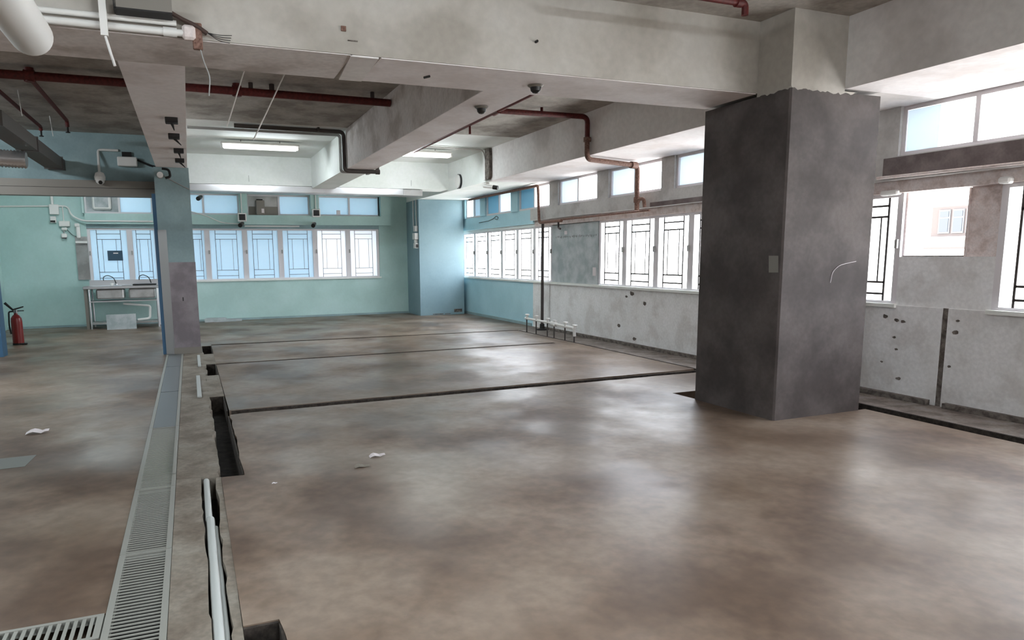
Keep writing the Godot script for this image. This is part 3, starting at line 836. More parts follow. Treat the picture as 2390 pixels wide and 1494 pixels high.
# ---------------------------------------------------------------- end wall and far bay
func build_end_wall_fittings() -> void:
	var t := thing("steel_duct", "shiny sheet-steel duct hung under the white end beam", "duct", V(2.2, 2.82, 14.85))
	part(t, "duct_body", bx(S(), 0.1, 4.37, 2.82, 2.935, 14.72, 15.1), "stainless")
	part(t, "end_box", bx(S(), 4.37, 4.8, 2.80, 2.925, 14.70, 15.12), "steel_sheet")
	part(t, "lower_flange", bx(S(), 0.1, 4.37, 2.805, 2.82, 14.70, 15.1), "steel_sheet")
	for xx in [1.2, 2.9, 4.55]:
		part(t, "hanger", cyl(S(), V(xx, 2.935, 14.71), V(xx, 3.12, 14.69), 0.004, 0.004, 6), "galvanised")
	# conduit looped round the long beam
	var cd := thing("beam_conduit", "dark conduit bending down and around the long beam", "conduit", V(2.0, 2.87, 11.3))
	part(cd, "conduit", tube(S(), bent([V(0.75, 3.46, 11.25), V(2.395, 3.46, 11.3), V(2.395, 2.862, 11.3), V(2.93, 2.862, 11.3), V(2.93, 2.96, 11.3)], 0.07), 0.032, 12), "dark_pipe")
	part(cd, "end_coupling", cyl(S(), V(2.90, 2.862, 11.3), V(2.965, 2.862, 11.3), 0.04, 0.04, 12), "dark_pipe")
	part(cd, "clip", bx(S(), 1.98, 2.01, 3.44, 3.5, 11.22, 11.36), "dark_pipe")
	var c2 := thing("beam_conduit", "pale twin conduit hugging the long beam behind the dark one", "conduit", V(2.0, 2.89, 11.7))
	for k in 2:
		var dd := 11.62 + k * 0.09
		part(c2, "conduit", tube(S(), bent([V(0.1, 3.47, dd), V(2.41, 3.47, dd), V(2.41, 2.885, dd), V(2.86, 2.885, dd)], 0.05), 0.013, 8), "grey_plastic")
	part(c2, "end_box", cbx(S(), 2.84, 2.89, 2.86, 2.9, 11.6, 11.74, 0.005), "grey_plastic")
	for s in [[0.55, 3.14, 8.05, 0.46, 2.88, 8.05, "shorter"], [1.1, 3.495, 8.0, 0.72, 2.75, 8.0, "longer"]]:
		var rd := single("hanger_rod", "%s bright metal rod hanging slantwise below the slab" % s[6], "rod", cyl(S(), V(s[0] - (0.0 if s[6] == "longer" else -0.13), 3.495, s[2]), V(s[3], s[4], s[5]), 0.007, 0.007, 8), "white_plastic", "bright rods under the bare slab")
		rd.set_meta("group", "bright rods under the bare slab")
	# boxes and cameras along the lintel of the end wall
	var fittings := [
		["wall_camera", "small dark camera below the lintel beside the clad pillar's windows", "camera", 0.33, 2.93, "cam"],
		["junction_box", "black-faced box on the lintel under the sheet-metal window", "box", 1.24, 2.47, "box"],
		["wall_camera", "small dark camera under the black-faced lintel box", "camera", 1.22, 2.33, "cam"],
		["junction_box", "white-rimmed black box on the lintel in the middle of the end wall", "box", 3.0, 2.59, "box"],
		["wall_camera", "small dark camera under the white-rimmed lintel box", "camera", 2.93, 2.33, "cam"]]
	for f in fittings:
		var x: float = f[3]
		var y: float = f[4]
		var o := thing(f[0], f[1], f[2], V(x, y, 17.72))
		if f[5] == "box":
			part(o, "casing", cbx(S(), x - 0.1, x + 0.1, y - 0.1, y + 0.1, 17.66, 17.75, 0.01), "white_plastic")
			part(o, "dark_face", bx(S(), x - 0.07, x + 0.07, y - 0.07, y + 0.07, 17.652, 17.66), "black_plastic")
			part(o, "feed_conduit", cyl(S(), V(x, y + 0.1, 17.73), V(x, 3.2, 17.73), 0.014, 0.014, 8), "white_plastic")
		else:
			part(o, "bracket", bx(S(), x - 0.03, x + 0.03, y - 0.02, y + 0.04, 17.66, 17.752), "white_plastic")
			part(o, "barrel", cyl(S(), V(x + 0.02, y, 17.7), V(x - 0.05, y - 0.06, 17.5), 0.045, 0.05, 12), "black_plastic")
	var cab := single("lintel_cable", "thin white cable sagging along the lintel by the clad pillar", "cable", tube(S(), bent([V(0.0, 2.62, 17.73), V(0.45, 2.5, 17.72), V(0.75, 2.34, 17.72), V(1.18, 2.31, 17.72)], 0.2), 0.012, 8), "white_plastic")
	cab.set_meta("group", "cables on the end wall")
	single("lintel_raceway", "straight white cable raceway over the middle end windows", "raceway", bx(S(), 1.3, 2.6, 2.255, 2.285, 17.85, 17.879), "white_plastic")
	var tv := thing("window_bracket", "dark grey box unit standing in the sheet-metal upper window", "box unit", V(1.72, 2.54, 17.8))
	part(tv, "box_body", cbx(S(), 1.58, 1.78, 2.535, 2.88, 17.72, 17.88, 0.01), "dull_duct")
	part(tv, "lower_panel", bx(S(), 1.42, 2.10, 2.535, 2.74, 17.885, 17.899), "dull_duct")
	part(tv, "label_tag", bx(S(), 1.7, 1.76, 2.58, 2.68, 17.715, 17.719), "paper")
	part(tv, "top_vent", bx(S(), 1.6, 1.74, 2.88, 2.91, 17.75, 17.86), "black_iron")
	var st := single("taped_note", "pale paper stuck low on the upper blue window near the pilaster", "paper", bx(S(), 3.55, 3.65, 2.575, 2.68, 17.922, 17.928), "paper")
	st.set_meta("group", "papers on windows")
	# switch column on the flank of the pilaster
	var sw := thing("switch_stack", "white switch boxes and conduits on the flank of the teal pilaster", "switch", V(5.3, 1.75, 17.0))
	for s in [[17.0, 2.2], [17.25, 2.25]]:
		part(sw, "conduit", cyl(S(), V(5.372, s[1], s[0]), V(5.372, 2.9, s[0]), 0.014, 0.014, 8), "white_plastic")
	part(sw, "upper_box", cbx(S(), 5.31, 5.388, 2.12, 2.26, 16.93, 17.08, 0.008), "white_plastic")
	part(sw, "switch_box", cbx(S(), 5.29, 5.388, 1.92, 2.08, 16.9, 17.1, 0.008), "white_plastic")
	part(sw, "plug", cbx(S(), 5.31, 5.388, 1.83, 1.92, 16.96, 17.04, 0.008), "white_plastic")
	part(sw, "socket_case", cbx(S(), 5.30, 5.388, 1.7, 1.83, 16.9, 17.06, 0.008), "white_plastic")
	part(sw, "socket_face", bx(S(), 5.315, 5.375, 1.715, 1.8, 16.893, 16.9), "black_plastic")
	# rubble at the foot of the end wall
	for s in [[0.25, 0.75, 0.0, 0.09, 0.12], [0.45, 0.95, 0.0, 0.06, -0.18], [0.75, 1.1, 0.0, 0.05, 0.08]]:
		var q := single("broken_slab", "grey broken board lying at the foot of the end wall by the pillar", "rubble", prism(S(), [Vector2(s[0], 17.55), Vector2(s[1], 17.6 + s[4] * 0.3), Vector2(s[1] - 0.05, 17.78), Vector2(s[0] + 0.08, 17.82)], 0.001, s[3]), "cement_board", "broken boards by the end wall")
		q.position = Vector3.ZERO
	# edge beam fittings in the far bay
	var ck := thing("wall_clock", "round white clock with a dark rim on the edge beam's inner face", "clock", V(5.36, 3.03, 14.0))
	part(ck, "face", cyl(S(), V(5.34, 3.05, 14.0), V(5.385, 3.05, 14.0), 0.14, 0.14, 28), "white_plastic")
	part(ck, "rim", cyl(S(), V(5.36, 3.05, 14.0), V(5.399, 3.05, 14.0), 0.152, 0.152, 28), "black_plastic")
	var wd := thing("partition_stub", "dark leftover of a removed partition on the edge beam", "partition stub", V(5.3, 2.93, 12.4))
	part(wd, "dark_board", prism_y(5.399, [Vector2(12.3, 2.98), Vector2(12.36, 2.93), Vector2(12.5, 2.93), Vector2(12.5, 3.49), Vector2(12.3, 3.49)], 0.06), "dark_cement")
	part(wd, "white_trunking", bx(S(), 5.35, 5.399, 2.93, 3.49, 12.5, 12.62), "white_plastic")
	part(wd, "ceiling_conduit", tube(S(), bent([V(4.0, 3.48, 12.4), V(5.3, 3.48, 12.5), V(5.37, 3.3, 12.56)], 0.08), 0.015, 8), "white_plastic")
	var bc := thing("bullet_camera", "white bullet camera with a dark visor under the edge beam", "camera", V(5.5, 2.86, 12.7))
	part(bc, "mount", bx(S(), 5.43, 5.5, 2.87, 2.905, 12.66, 12.74), "white_plastic")
	part(bc, "barrel", cyl(S(), V(5.42, 2.84, 12.76), V(5.6, 2.80, 12.58), 0.035, 0.035, 12), "white_plastic")
	part(bc, "visor", cyl(S(), V(5.56, 2.81, 12.62), V(5.63, 2.79, 12.55), 0.042, 0.042, 12), "black_plastic")

# thin plate on a face that looks towards the room's near end, outline in (x, y)
func plate_front(d: float, outline: Array, thick: float) -> SurfaceTool:
	var st := S()
	var poly := PackedVector2Array(outline)
	var idx := Geometry2D.triangulate_polygon(poly)
	for i in range(0, idx.size(), 3):
		var a := poly[idx[i]]
		var b := poly[idx[i + 1]]
		var e := poly[idx[i + 2]]
		if (b - a).cross(e - a) < 0.0:
			var sw := b
			b = e
			e = sw
		tri(st, V(a.x, a.y, d - thick), V(b.x, b.y, d - thick), V(e.x, e.y, d - thick), Vector3.BACK, Vector3.BACK, Vector3.BACK)
	for i in poly.size():
		var a := poly[i]
		var b := poly[(i + 1) % poly.size()]
		quad(st, V(a.x, a.y, d), V(b.x, b.y, d), V(b.x, b.y, d - thick), V(a.x, a.y, d - thick))
	return st

# board standing against a face at x, outline in (d, y)
func prism_y(x: float, outline: Array, thick: float) -> SurfaceTool:
	var st := S()
	var poly := PackedVector2Array(outline)
	var idx := Geometry2D.triangulate_polygon(poly)
	for i in range(0, idx.size(), 3):
		var a := poly[idx[i]]
		var b := poly[idx[i + 1]]
		var e := poly[idx[i + 2]]
		if (b - a).cross(e - a) > 0.0:
			var sw := b
			b = e
			e = sw
		tri(st, V(x - thick, a.y, a.x), V(x - thick, b.y, b.x), V(x - thick, e.y, e.x), Vector3.LEFT, Vector3.LEFT, Vector3.LEFT)
	for i in poly.size():
		var a := poly[i]
		var b := poly[(i + 1) % poly.size()]
		quad(st, V(x, a.y, a.x), V(x, b.y, b.x), V(x - thick, b.y, b.x), V(x - thick, a.y, a.x))
	return st

# ---------------------------------------------------------------- sink corner
func build_sink_corner() -> void:
	var s := thing("sink_table", "stainless double-bowl sink table under the left end windows", "sink", V(-1.4, 0.0, 17.35))
	part(s, "worktop", cbx(S(), -2.17, -0.66, 0.87, 0.93, 17.0, 17.62, 0.01), "stainless")
	part(s, "splashback", bx(S(), -2.1, -0.66, 0.93, 1.05, 17.6, 17.63), "stainless")
	for b in [[-1.93, -1.38], [-1.29, -0.75]]:
		part(s, "bowl", cbx(S(), b[0], b[1], 0.645, 0.868, 17.05, 17.5, 0.03), "steel_sheet")
	for x in [-2.06, -0.72]:
		for d in [17.04, 17.58]:
			part(s, "leg", cyl(S(), V(x, 0.0, d), V(x, 0.87, d), 0.02, 0.02, 10), "stainless")
	part(s, "shelf_rail", bx(S(), -2.06, -0.72, 0.585, 0.61, 17.02, 17.5), "stainless")
	part(s, "lower_shelf", bx(S(), -2.06, -0.72, 0.1, 0.135, 17.05, 17.55), "steel_sheet")
	part(s, "side_panel", bx(S(), -2.16, -2.1, 0.0, 0.87, 17.05, 17.6), "dull_duct")
	for x in [-1.7, -0.98]:
		var f := thing("sink_tap", "dark gooseneck tap on the sink table, " + ("over the left bowl" if x < -1.3 else "over the right bowl"), "tap", V(x, 0.93, 17.55), "gooseneck taps")
		part(f, "spout", tube(S(), bent([V(x + 0.14, 0.95, 17.55), V(x + 0.1, 1.1, 17.55), V(x - 0.02, 1.16, 17.5), V(x - 0.1, 1.12, 17.45), V(x - 0.1, 1.04, 17.45)], 0.06), 0.009, 8), "black_iron")
		part(f, "base", cyl(S(), V(x + 0.14, 0.931, 17.55), V(x + 0.14, 0.965, 17.55), 0.022, 0.018, 12), "stainless")
	single("soap_cup", "small white cup on the sink table", "cup", lathe(S(), V(-1.62, 0.931, 17.25), [Vector2(0.0, 0.0), Vector2(0.035, 0.0), Vector2(0.042, 0.06), Vector2(0.036, 0.06), Vector2(0.03, 0.008), Vector2(0.0, 0.008)], 14), "white_plastic")
	var tr := single("black_tray", "flat black tray lying on the right end of the sink table", "tray", cbx(S(), -1.2, -0.72, 0.931, 0.962, 17.1, 17.4, 0.01), "black_plastic")
	tr.set_meta("group", "things on the sink table")
	single("metal_lid", "thin metal sheet lying beside the black tray", "sheet", cbx(S(), -1.42, -1.24, 0.931, 0.945, 17.12, 17.35, 0.004), "stainless")
	single("leaning_board", "plain grey board standing in front of the sink table", "board", bx(S(), -1.74, -1.16, 0.0, 0.325, 16.76, 16.82), "cement_board")
	var pv := single("pvc_bend", "white plastic waste pipe bent under the sink table", "pipe", tube(S(), bent([V(-1.42, 0.53, 17.2), V(-0.88, 0.47, 17.14), V(-0.9, 0.19, 17.14), V(-1.15, 0.165, 17.14)], 0.05), 0.025, 10), "white_plastic")
	pv.set_meta("group", "pipes at the sink")
	single("wall_splash_sheet", "grey stainless sheet fixed to the wall left of the sink windows", "sheet", bx(S(), -2.34, -2.1, 1.06, 2.02, 17.86, 17.899), "steel_sheet")
	var nt := sheet_note()
	nt.set_meta("group", "papers on windows")
	# boxes, conduits and the handset on the teal wall left of the sink
	single("wall_conduit", "white conduit running along the teal wall and over the sink windows", "conduit", tube(S(), bent([V(-3.78, 2.66, 17.87), V(-2.42, 2.69, 17.87), V(-2.36, 2.48, 17.73), V(-2.15, 2.36, 17.72), V(-0.72, 2.36, 17.72)], 0.12), 0.018, 8), "white_plastic")
	var w1 := thing("isolator_box", "white isolator switch stack on the teal wall under the conduit", "switch box", V(-2.7, 2.3, 17.8))
	part(w1, "upper_case", cbx(S(), -2.78, -2.6, 2.5, 2.72, 17.8, 17.898, 0.01), "white_plastic")
	part(w1, "lower_case", cbx(S(), -2.78, -2.67, 2.32, 2.46, 17.8, 17.898, 0.01), "white_plastic")
	part(w1, "dark_slot", bx(S(), -2.775, -2.68, 2.33, 2.37, 17.793, 17.8), "black_plastic")
	part(w1, "feed_conduit", cyl(S(), V(-2.72, 2.72, 17.865), V(-2.72, 3.4, 17.865), 0.03, 0.03, 8), "white_plastic")
	var w2 := thing("isolator_box", "wide white junction box lower on the teal wall", "switch box", V(-2.5, 2.2, 17.8))
	part(w2, "case", cbx(S(), -2.62, -2.41, 2.24, 2.36, 17.8, 17.898, 0.01), "white_plastic")
	part(w2, "gland", cbx(S(), -2.58, -2.48, 2.16, 2.22, 17.82, 17.898, 0.01), "white_plastic")
	part(w2, "feed_conduit", cyl(S(), V(-2.53, 2.36, 17.885), V(-2.53, 2.69, 17.885), 0.012, 0.012, 8), "white_plastic")
	var w3 := thing("alarm_sensor", "small white sensor hanging below the junction box", "sensor", V(-2.54, 2.03, 17.8))
	part(w3, "dome", cbx(S(), -2.6, -2.49, 1.99, 2.09, 17.8, 17.898, 0.02), "white_plastic")
	part(w3, "stem", cyl(S(), V(-2.545, 2.08, 17.87), V(-2.545, 2.155, 17.87), 0.012, 0.012, 8), "grey_plastic")
	part(w3, "dark_base", bx(S(), -2.59, -2.5, 1.975, 1.992, 17.81, 17.88), "black_plastic")
	var hs := thing("wall_handset", "white upright handset on the wall beside the sink window", "handset", V(-2.26, 2.0, 17.82))
	part(hs, "grip", cbx(S(), -2.30, -2.22, 1.98, 2.3, 17.8, 17.87, 0.02), "white_plastic")
	part(hs, "earpiece", cbx(S(), -2.32, -2.22, 2.23, 2.31, 17.78, 17.82, 0.015), "white_plastic")
	part(hs, "cord", tube(S(), bent([V(-2.3, 2.02, 17.83), V(-2.38, 2.05, 17.86), V(-2.5, 2.2, 17.86)], 0.08), 0.006, 6), "black_plastic")
	single("wall_tray", "narrow white ledge tray below the handset", "tray", cbx(S(), -2.33, -2.1, 1.87, 1.92, 17.78, 17.899, 0.008), "white_plastic")
	var vn := thing("window_fan", "square white ventilator set in the boarded upper window", "ventilator", V(-1.74, 2.63, 17.87))
	part(vn, "housing", cbx(S(), -1.94, -1.56, 2.62, 2.99, 17.83, 17.925, 0.03), "white_plastic")
	part(vn, "shutter_face", cbx(S(), -1.89, -1.61, 2.67, 2.95, 17.822, 17.84, 0.006), "cement_board")
	# fire extinguisher
	var e := thing("fire_extinguisher", "red fire extinguisher standing on the floor at the blue jamb", "extinguisher", V(-2.96, 0, 14.6))
	part(e, "cylinder", lathe(S(), V(-2.96, 0.02, 14.6), [Vector2(0.0, 0.0), Vector2(0.083, 0.0), Vector2(0.09, 0.015), Vector2(0.09, 0.40), Vector2(0.082, 0.46), Vector2(0.055, 0.505), Vector2(0.03, 0.525), Vector2(0.026, 0.55), Vector2(0.0, 0.55)], 24), "extinguisher_red")
	part(e, "foot_ring", lathe(S(), V(-2.96, 0.0, 14.6), [Vector2(0.0, 0.0), Vector2(0.092, 0.0), Vector2(0.092, 0.03), Vector2(0.0, 0.03)], 24), "rubber")
	part(e, "valve", cbx(S(), -2.99, -2.93, 0.565, 0.63, 14.57, 14.63, 0.01), "galvanised")
	part(e, "lever", prism_lever(V(-2.95, 0.63, 14.6)), "black_iron")
	part(e, "carry_handle", bx(S(), -2.97, -2.83, 0.60, 0.615, 14.585, 14.615), "black_iron")
	part(e, "hose", tube(S(), bent([V(-2.99, 0.6, 14.6), V(-3.06, 0.6, 14.58), V(-3.07, 0.35, 14.56), V(-3.05, 0.2, 14.55)], 0.08), 0.014, 8), "rubber")
	part(e, "horn", cyl(S(), V(-2.99, 0.62, 14.6), V(-3.11, 0.76, 14.58), 0.016, 0.024, 10), "rubber")
	part(e, "hose_foot", cbx(S(), -2.9, -2.82, 0.0, 0.025, 14.5, 14.6, 0.006), "rubber")

func sheet_note() -> MeshInstance3D:
	plain("note_print", c(58, 84, 104), 0.6)
	var o := single("taped_sheet", "dark blue printed sheet taped to the window behind the sink", "sheet", bx(S(), -1.72, -1.41, 1.48, 1.705, 17.905, 17.911), "note_print")
	var st := S()
	bx(st, -1.6, -1.5, 1.635, 1.66, 17.9035, 17.905)
	var m := part(o, "white_print", st, "paper")
	m.position = Vector3.ZERO
	return o

func prism_lever(at: Vector3) -> SurfaceTool:
	var st := S()
	var a := at + Vector3(-0.05, 0.0, 0)
	var b := at + Vector3(0.12, 0.05, 0)
	cyl(st, a, b, 0.014, 0.01, 8)
	return st

# ---------------------------------------------------------------- partition header, left bay
func build_partition_fittings() -> void:
	var sh := thing("shutter_box", "long grey steel shutter box above the opening in the partition", "shutter", V(-1.6, 2.49, 12.7))
	part(sh, "front_sheet", bx(S(), -2.82, -0.36, 2.5, 2.745, 12.62, 12.64), "dull_duct")
	part(sh, "top_sheet", bx(S(), -2.82, -0.36, 2.735, 2.745, 12.64, 12.819), "dull_duct")
	part(sh, "bottom_sheet", bx(S(), -2.82, -0.36, 2.5, 2.51, 12.64, 12.819), "dull_duct")
	part(sh, "seam_line", bx(S(), -2.8, -0.38, 2.625, 2.63, 12.616, 12.62), "black_iron")
	part(sh, "end_plate", bx(S(), -0.36, -0.33, 2.49, 2.68, 12.6, 12.819), "galvanised")
	part(sh, "light_sheet", bx(S(), -2.82, -2.6, 2.51, 2.735, 12.612, 12.62), "galvanised")
	var pc := thing("dome_camera", "white dome camera on a drop pipe in front of the shutter box", "camera", V(-1.2, 2.7, 12.65))
	part(pc, "drop_pipe", tube(S(), bent([V(-0.95, 3.24, 12.8), V(-1.24, 3.24, 12.8), V(-1.23, 2.86, 12.62)], 0.05), 0.02, 8), "white_plastic")
	part(pc, "housing", lathe(S(), V(-1.22, 2.74, 12.54), [Vector2(0.0, 0.0), Vector2(0.075, 0.0), Vector2(0.08, 0.05), Vector2(0.06, 0.11), Vector2(0.02, 0.13), Vector2(0.0, 0.13)], 18), "white_plastic")
	part(pc, "ball", lathe(S(), V(-1.22, 2.67, 12.54), [Vector2(0.0, 0.0), Vector2(0.035, 0.01), Vector2(0.06, 0.035), Vector2(0.066, 0.07), Vector2(0.0, 0.07)], 18), "white_plastic")
	part(pc, "lens", cyl(S(), V(-1.215, 2.71, 12.50), V(-1.21, 2.695, 12.47), 0.03, 0.028, 14), "black_plastic")
	var em := thing("lamp_box", "off-white box lamp mounted on the teal partition beside the pillar beam", "box lamp", V(-0.83, 3.0, 12.75))
	part(em, "case", cbx(S(), -0.97, -0.68, 2.99, 3.135, 12.7, 12.818, 0.012), "white_plastic")
	part(em, "top_bracket", bx(S(), -0.9, -0.76, 3.135, 3.22, 12.78, 12.818), "black_iron")
	part(em, "cable", tube(S(), bent([V(-0.68, 3.1, 12.78), V(-0.5, 3.02, 12.79), V(-0.41, 3.0, 12.79)], 0.1), 0.016, 8), "rubber")
	var cc := single("black_hose", "bent black cable stub on the front of the clad pillar", "cable", tube(S(), bent([V(-0.3, 2.87, 11.86), V(-0.2, 2.86, 11.865), V(-0.185, 2.75, 11.865), V(-0.26, 2.73, 11.865)], 0.06), 0.018, 8), "rubber")
	cc.set_meta("group", "cables on the clad pillar")
	var rd := thing("round_detector", "small round white detector with a trailing cable on the clad pillar", "detector", V(-0.33, 2.77, 11.88))
	part(rd, "disc", cyl(S(), V(-0.33, 2.775, 11.84), V(-0.33, 2.775, 11.918), 0.045, 0.05, 16), "white_plastic")
	part(rd, "cable", tube(S(), bent([V(-0.29, 2.77, 11.9), V(-0.1, 2.66, 11.91), V(0.075, 2.57, 11.91)], 0.1), 0.008, 6), "grey_plastic")
	# clamps under the pillar beam
	var cl := [[-0.075, 7.8, "closest to the foreground beam"], [-0.07, 8.77, "second from the foreground beam"], [-0.035, 9.9, "third from the foreground beam"], [-0.035, 10.86, "closest to the clad pillar"]]
	for k in 4:
		var q := thing("beam_clamp", "dark iron clamp under the pillar beam, " + cl[k][2], "clamp", V(cl[k][0], 2.86, cl[k][1]), "clamps under the pillar beam")
		part(q, "block", cbx(S(), cl[k][0] - 0.06, cl[k][0] + 0.06, 2.845, 2.899, cl[k][1] - 0.06, cl[k][1] + 0.06, 0.006), "black_iron")
		part(q, "hook", cyl(S(), V(cl[k][0], 2.85, cl[k][1]), V(cl[k][0] + (0.07 if k % 2 else 0.02), 2.78, cl[k][1] + 0.02), 0.016, 0.004, 8), "black_iron")
	# dull ventilation duct in the left bay
	var du := thing("vent_duct", "dull grey ventilation duct reaching the teal partition", "duct", V(-2.1, 3.0, 11.5))
	part(du, "duct_body", bx(S(), -1.95, -1.72, 2.90, 3.06, 8.8, 12.818), "trunk_grey")
	part(du, "collar", bx(S(), -1.965, -1.705, 2.885, 3.075, 12.5, 12.54), "trunk_grey")
	part(du, "collar", bx(S(), -1.965, -1.705, 2.885, 3.075, 10.6, 10.64), "trunk_grey")
	var fx := thing("flexible_duct", "crinkled silver flexible duct hanging beside the grey duct", "duct", V(-2.15, 2.66, 10.3))
	var prof := []
	for i in 41:
		prof.append(Vector2(0.10 + (0.01 if i % 2 else -0.006), 0.0))
	var fs := S()
	for i in 40:
		cyl(fs, V(-2.5 + i * 0.0175, 2.765 - 0.0006 * i, 10.3), V(-2.5 + (i + 1) * 0.0175, 2.765 - 0.0006 * (i + 1), 10.3), prof[i].x, prof[i + 1].x, 18, i == 39 or i == 0)
	part(fx, "foil_tube", fs, "stainless")
	part(fx, "strap", bx(S(), -2.3, -2.27, 2.86, 3.499, 10.29, 10.31), "galvanised")
	for s in [[-1.88, 3.495, 8.9, 3.0, "beside the red main"], [-1.75, 3.495, 9.9, 3.2, "beside the crinkled duct"], [-1.68, 3.495, 11.5, 3.22, "at the end of the red branch pipe"]]:
		single("drop_wire", "thin bright wire hanging from the slab " + s[4], "wire", cyl(S(), V(s[0], s[1], s[2]), V(s[0] + 0.02, s[3], s[2]), 0.005, 0.005, 6), "white_plastic", "bright wires in the left bay")

# ---------------------------------------------------------------- right wall
func build_right_wall_fittings() -> void:
	var b := thing("cement_panel", "grey cement board filling a window bay in the right wall", "board", V(6.72, 0.95, 11.5))
	part(b, "board", bx(S(), 6.71, 6.735, 0.967, 2.07, 10.66, 12.34), "cement_board")
	var sc := S()
	var x := 10.72
	while x < 12.2:
		var w := rng.randf_range(0.015, 0.035)
		bx(sc, 6.7085, 6.71, 1.82 + rng.randf_range(-0.01, 0.01), 1.845 + rng.randf_range(0.0, 0.02), x, x + w * 0.5)
		x += w + rng.randf_range(0.01, 0.05)
	var mk := part(b, "pencil_marks", sc, "rail_mark", "row of illegible small dark marks")
	mk.set_meta("kind", "stuff")
	part(b, "paper_label", bx(S(), 6.705, 6.71, 1.12, 1.27, 10.72, 10.82), "paper")
	part(b, "paper_label", bx(S(), 6.705, 6.71, 1.88, 1.95, 11.75, 11.85), "paper")
	single("loose_wire", "thin dark wire ending in a loop on the blue lintel", "wire", tube(S(), bent([V(6.630, 2.294, 15.914), V(6.630, 2.307, 15.334), V(6.630, 2.350, 15.032), V(6.630, 2.401, 14.885), V(6.630, 2.365, 14.765), V(6.630, 2.310, 14.813), V(6.630, 2.337, 14.959)], 0.05), 0.006, 6), "black_plastic")
	# ragged hole left by a removed unit: its pale sheet edge
	var hl := thing("open_hole_frame", "bare frame around the open hole in the wall past the column", "frame", V(6.8, 1.44, 4.7))
	part(hl, "jamb", bx(S(), 6.76, 6.9, 1.44, 2.075, 4.99, 5.009), "pink_plaster")
	part(hl, "jamb", bx(S(), 6.76, 6.9, 1.44, 2.075, 4.386, 4.4), "pink_plaster")
	part(hl, "cill", bx(S(), 6.74, 6.92, 1.441, 1.452, 4.4, 4.99), "dark_cement")
	# broken conduit line under the lintel past the column
	single("lintel_batten", "pale thin metal strip along the damaged lintel past the column", "strip", cyl(S(), V(6.56, 2.235, 5.2), V(6.56, 2.21, 2.5), 0.014, 0.014, 8), "pink_plaster")
	single("broken_bracket", "white plastic bracket left on the window head past the column", "bracket", cbx(S(), 6.64, 6.72, 2.06, 2.11, 5.03, 5.22, 0.012), "white_plastic", "brackets left on the window heads")
	single("broken_bracket", "white plastic bracket at the top corner of the window past the open hole", "bracket", cbx(S(), 6.62, 6.7, 2.07, 2.13, 3.98, 4.08, 0.015), "white_plastic", "brackets left on the window heads")
	single("lintel_stripe", "dark band along the lintel left of the dark column", "stripe", prism(S(), [Vector2(6.572, 6.9), Vector2(6.579, 6.9), Vector2(6.579, 9.0), Vector2(6.572, 9.0)], 2.205, 2.27), "stripe_render")  # thin dark strip laid on the lintel face
	single("lintel_stripe", "long dark band along the lintel past the dark column", "stripe", prism(S(), [Vector2(6.572, 2.0), Vector2(6.579, 2.0), Vector2(6.579, 5.15), Vector2(6.572, 5.15)], 2.24, 2.42), "stripe_render")  # wider dark strip laid on the lintel face
	# chips knocked out of the dado
	var chips := [[0.83, 5.1, 0.03], [0.8, 4.97, 0.025], [0.79, 4.9, 0.025], [0.62, 4.98, 0.02], [0.5, 4.95, 0.02], [0.35, 5.1, 0.015], [0.84, 4.36, 0.02], [0.73, 4.37, 0.03], [0.4, 4.4, 0.02], [0.86, 9.6, 0.06], [0.8, 9.75, 0.03], [0.72, 9.25, 0.05], [0.3, 9.95, 0.05], [0.12, 9.5, 0.05], [0.2, 4.9, 0.03]]
	var cw: Node3D = get_node("wall_right")
	for s in chips:
		var o := []
		for k in 7:
			var t := TAU * k / 7
			o.append(Vector2(s[1] + cos(t) * s[2] * rng.randf_range(0.6, 1.3), s[0] + sin(t) * s[2] * rng.randf_range(0.4, 0.9)))
		part(cw, "plaster_chip", prism_y(6.7, o, 0.003), "dark_cement")
	# pipe manifold on legs
	var m := thing("pipe_manifold", "white plastic pipe manifold with taps on thin dark legs beside the sawn groove", "manifold", V(6.1, 0, 11.4))
	var legs := [[6.09, 12.22, 0.262], [6.085, 11.81, 0.262], [6.08, 11.35, 0.25], [6.085, 11.1, 0.236], [6.095, 10.72, 0.236], [6.1, 10.41, 0.21]]
	for l in legs:
		part(m, "leg", cyl(S(), V(l[0], -0.1, l[1]), V(l[0], l[2], l[1]), 0.013, 0.013, 8), "dark_pipe")
	part(m, "header_pipe", tube(S(), [V(6.09, 0.27, 12.28), V(6.085, 0.265, 11.35), V(6.095, 0.245, 10.72)], 0.022, 10), "white_plastic")
	part(m, "drop_elbow", tube(S(), bent([V(6.095, 0.245, 10.74), V(6.1, 0.24, 10.41), V(6.1, 0.1, 10.4)], 0.05), 0.026, 10), "white_plastic")
	for l in legs:
		var tp := part(m, "tap", cyl(S(), V(l[0], l[2] + 0.01, l[1] - 0.02), V(l[0], l[2] + 0.075, l[1] - 0.02), 0.028, 0.02, 10), "white_plastic")
		part(tp, "tap_handle", cbx(S(), l[0] - 0.03, l[0] + 0.03, l[2] + 0.07, l[2] + 0.095, l[1] - 0.06, l[1] + 0.02, 0.006), "white_plastic")
	part(m, "union", cyl(S(), V(6.085, 0.26, 11.18), V(6.085, 0.258, 11.04), 0.05, 0.05, 12), "white_plastic")

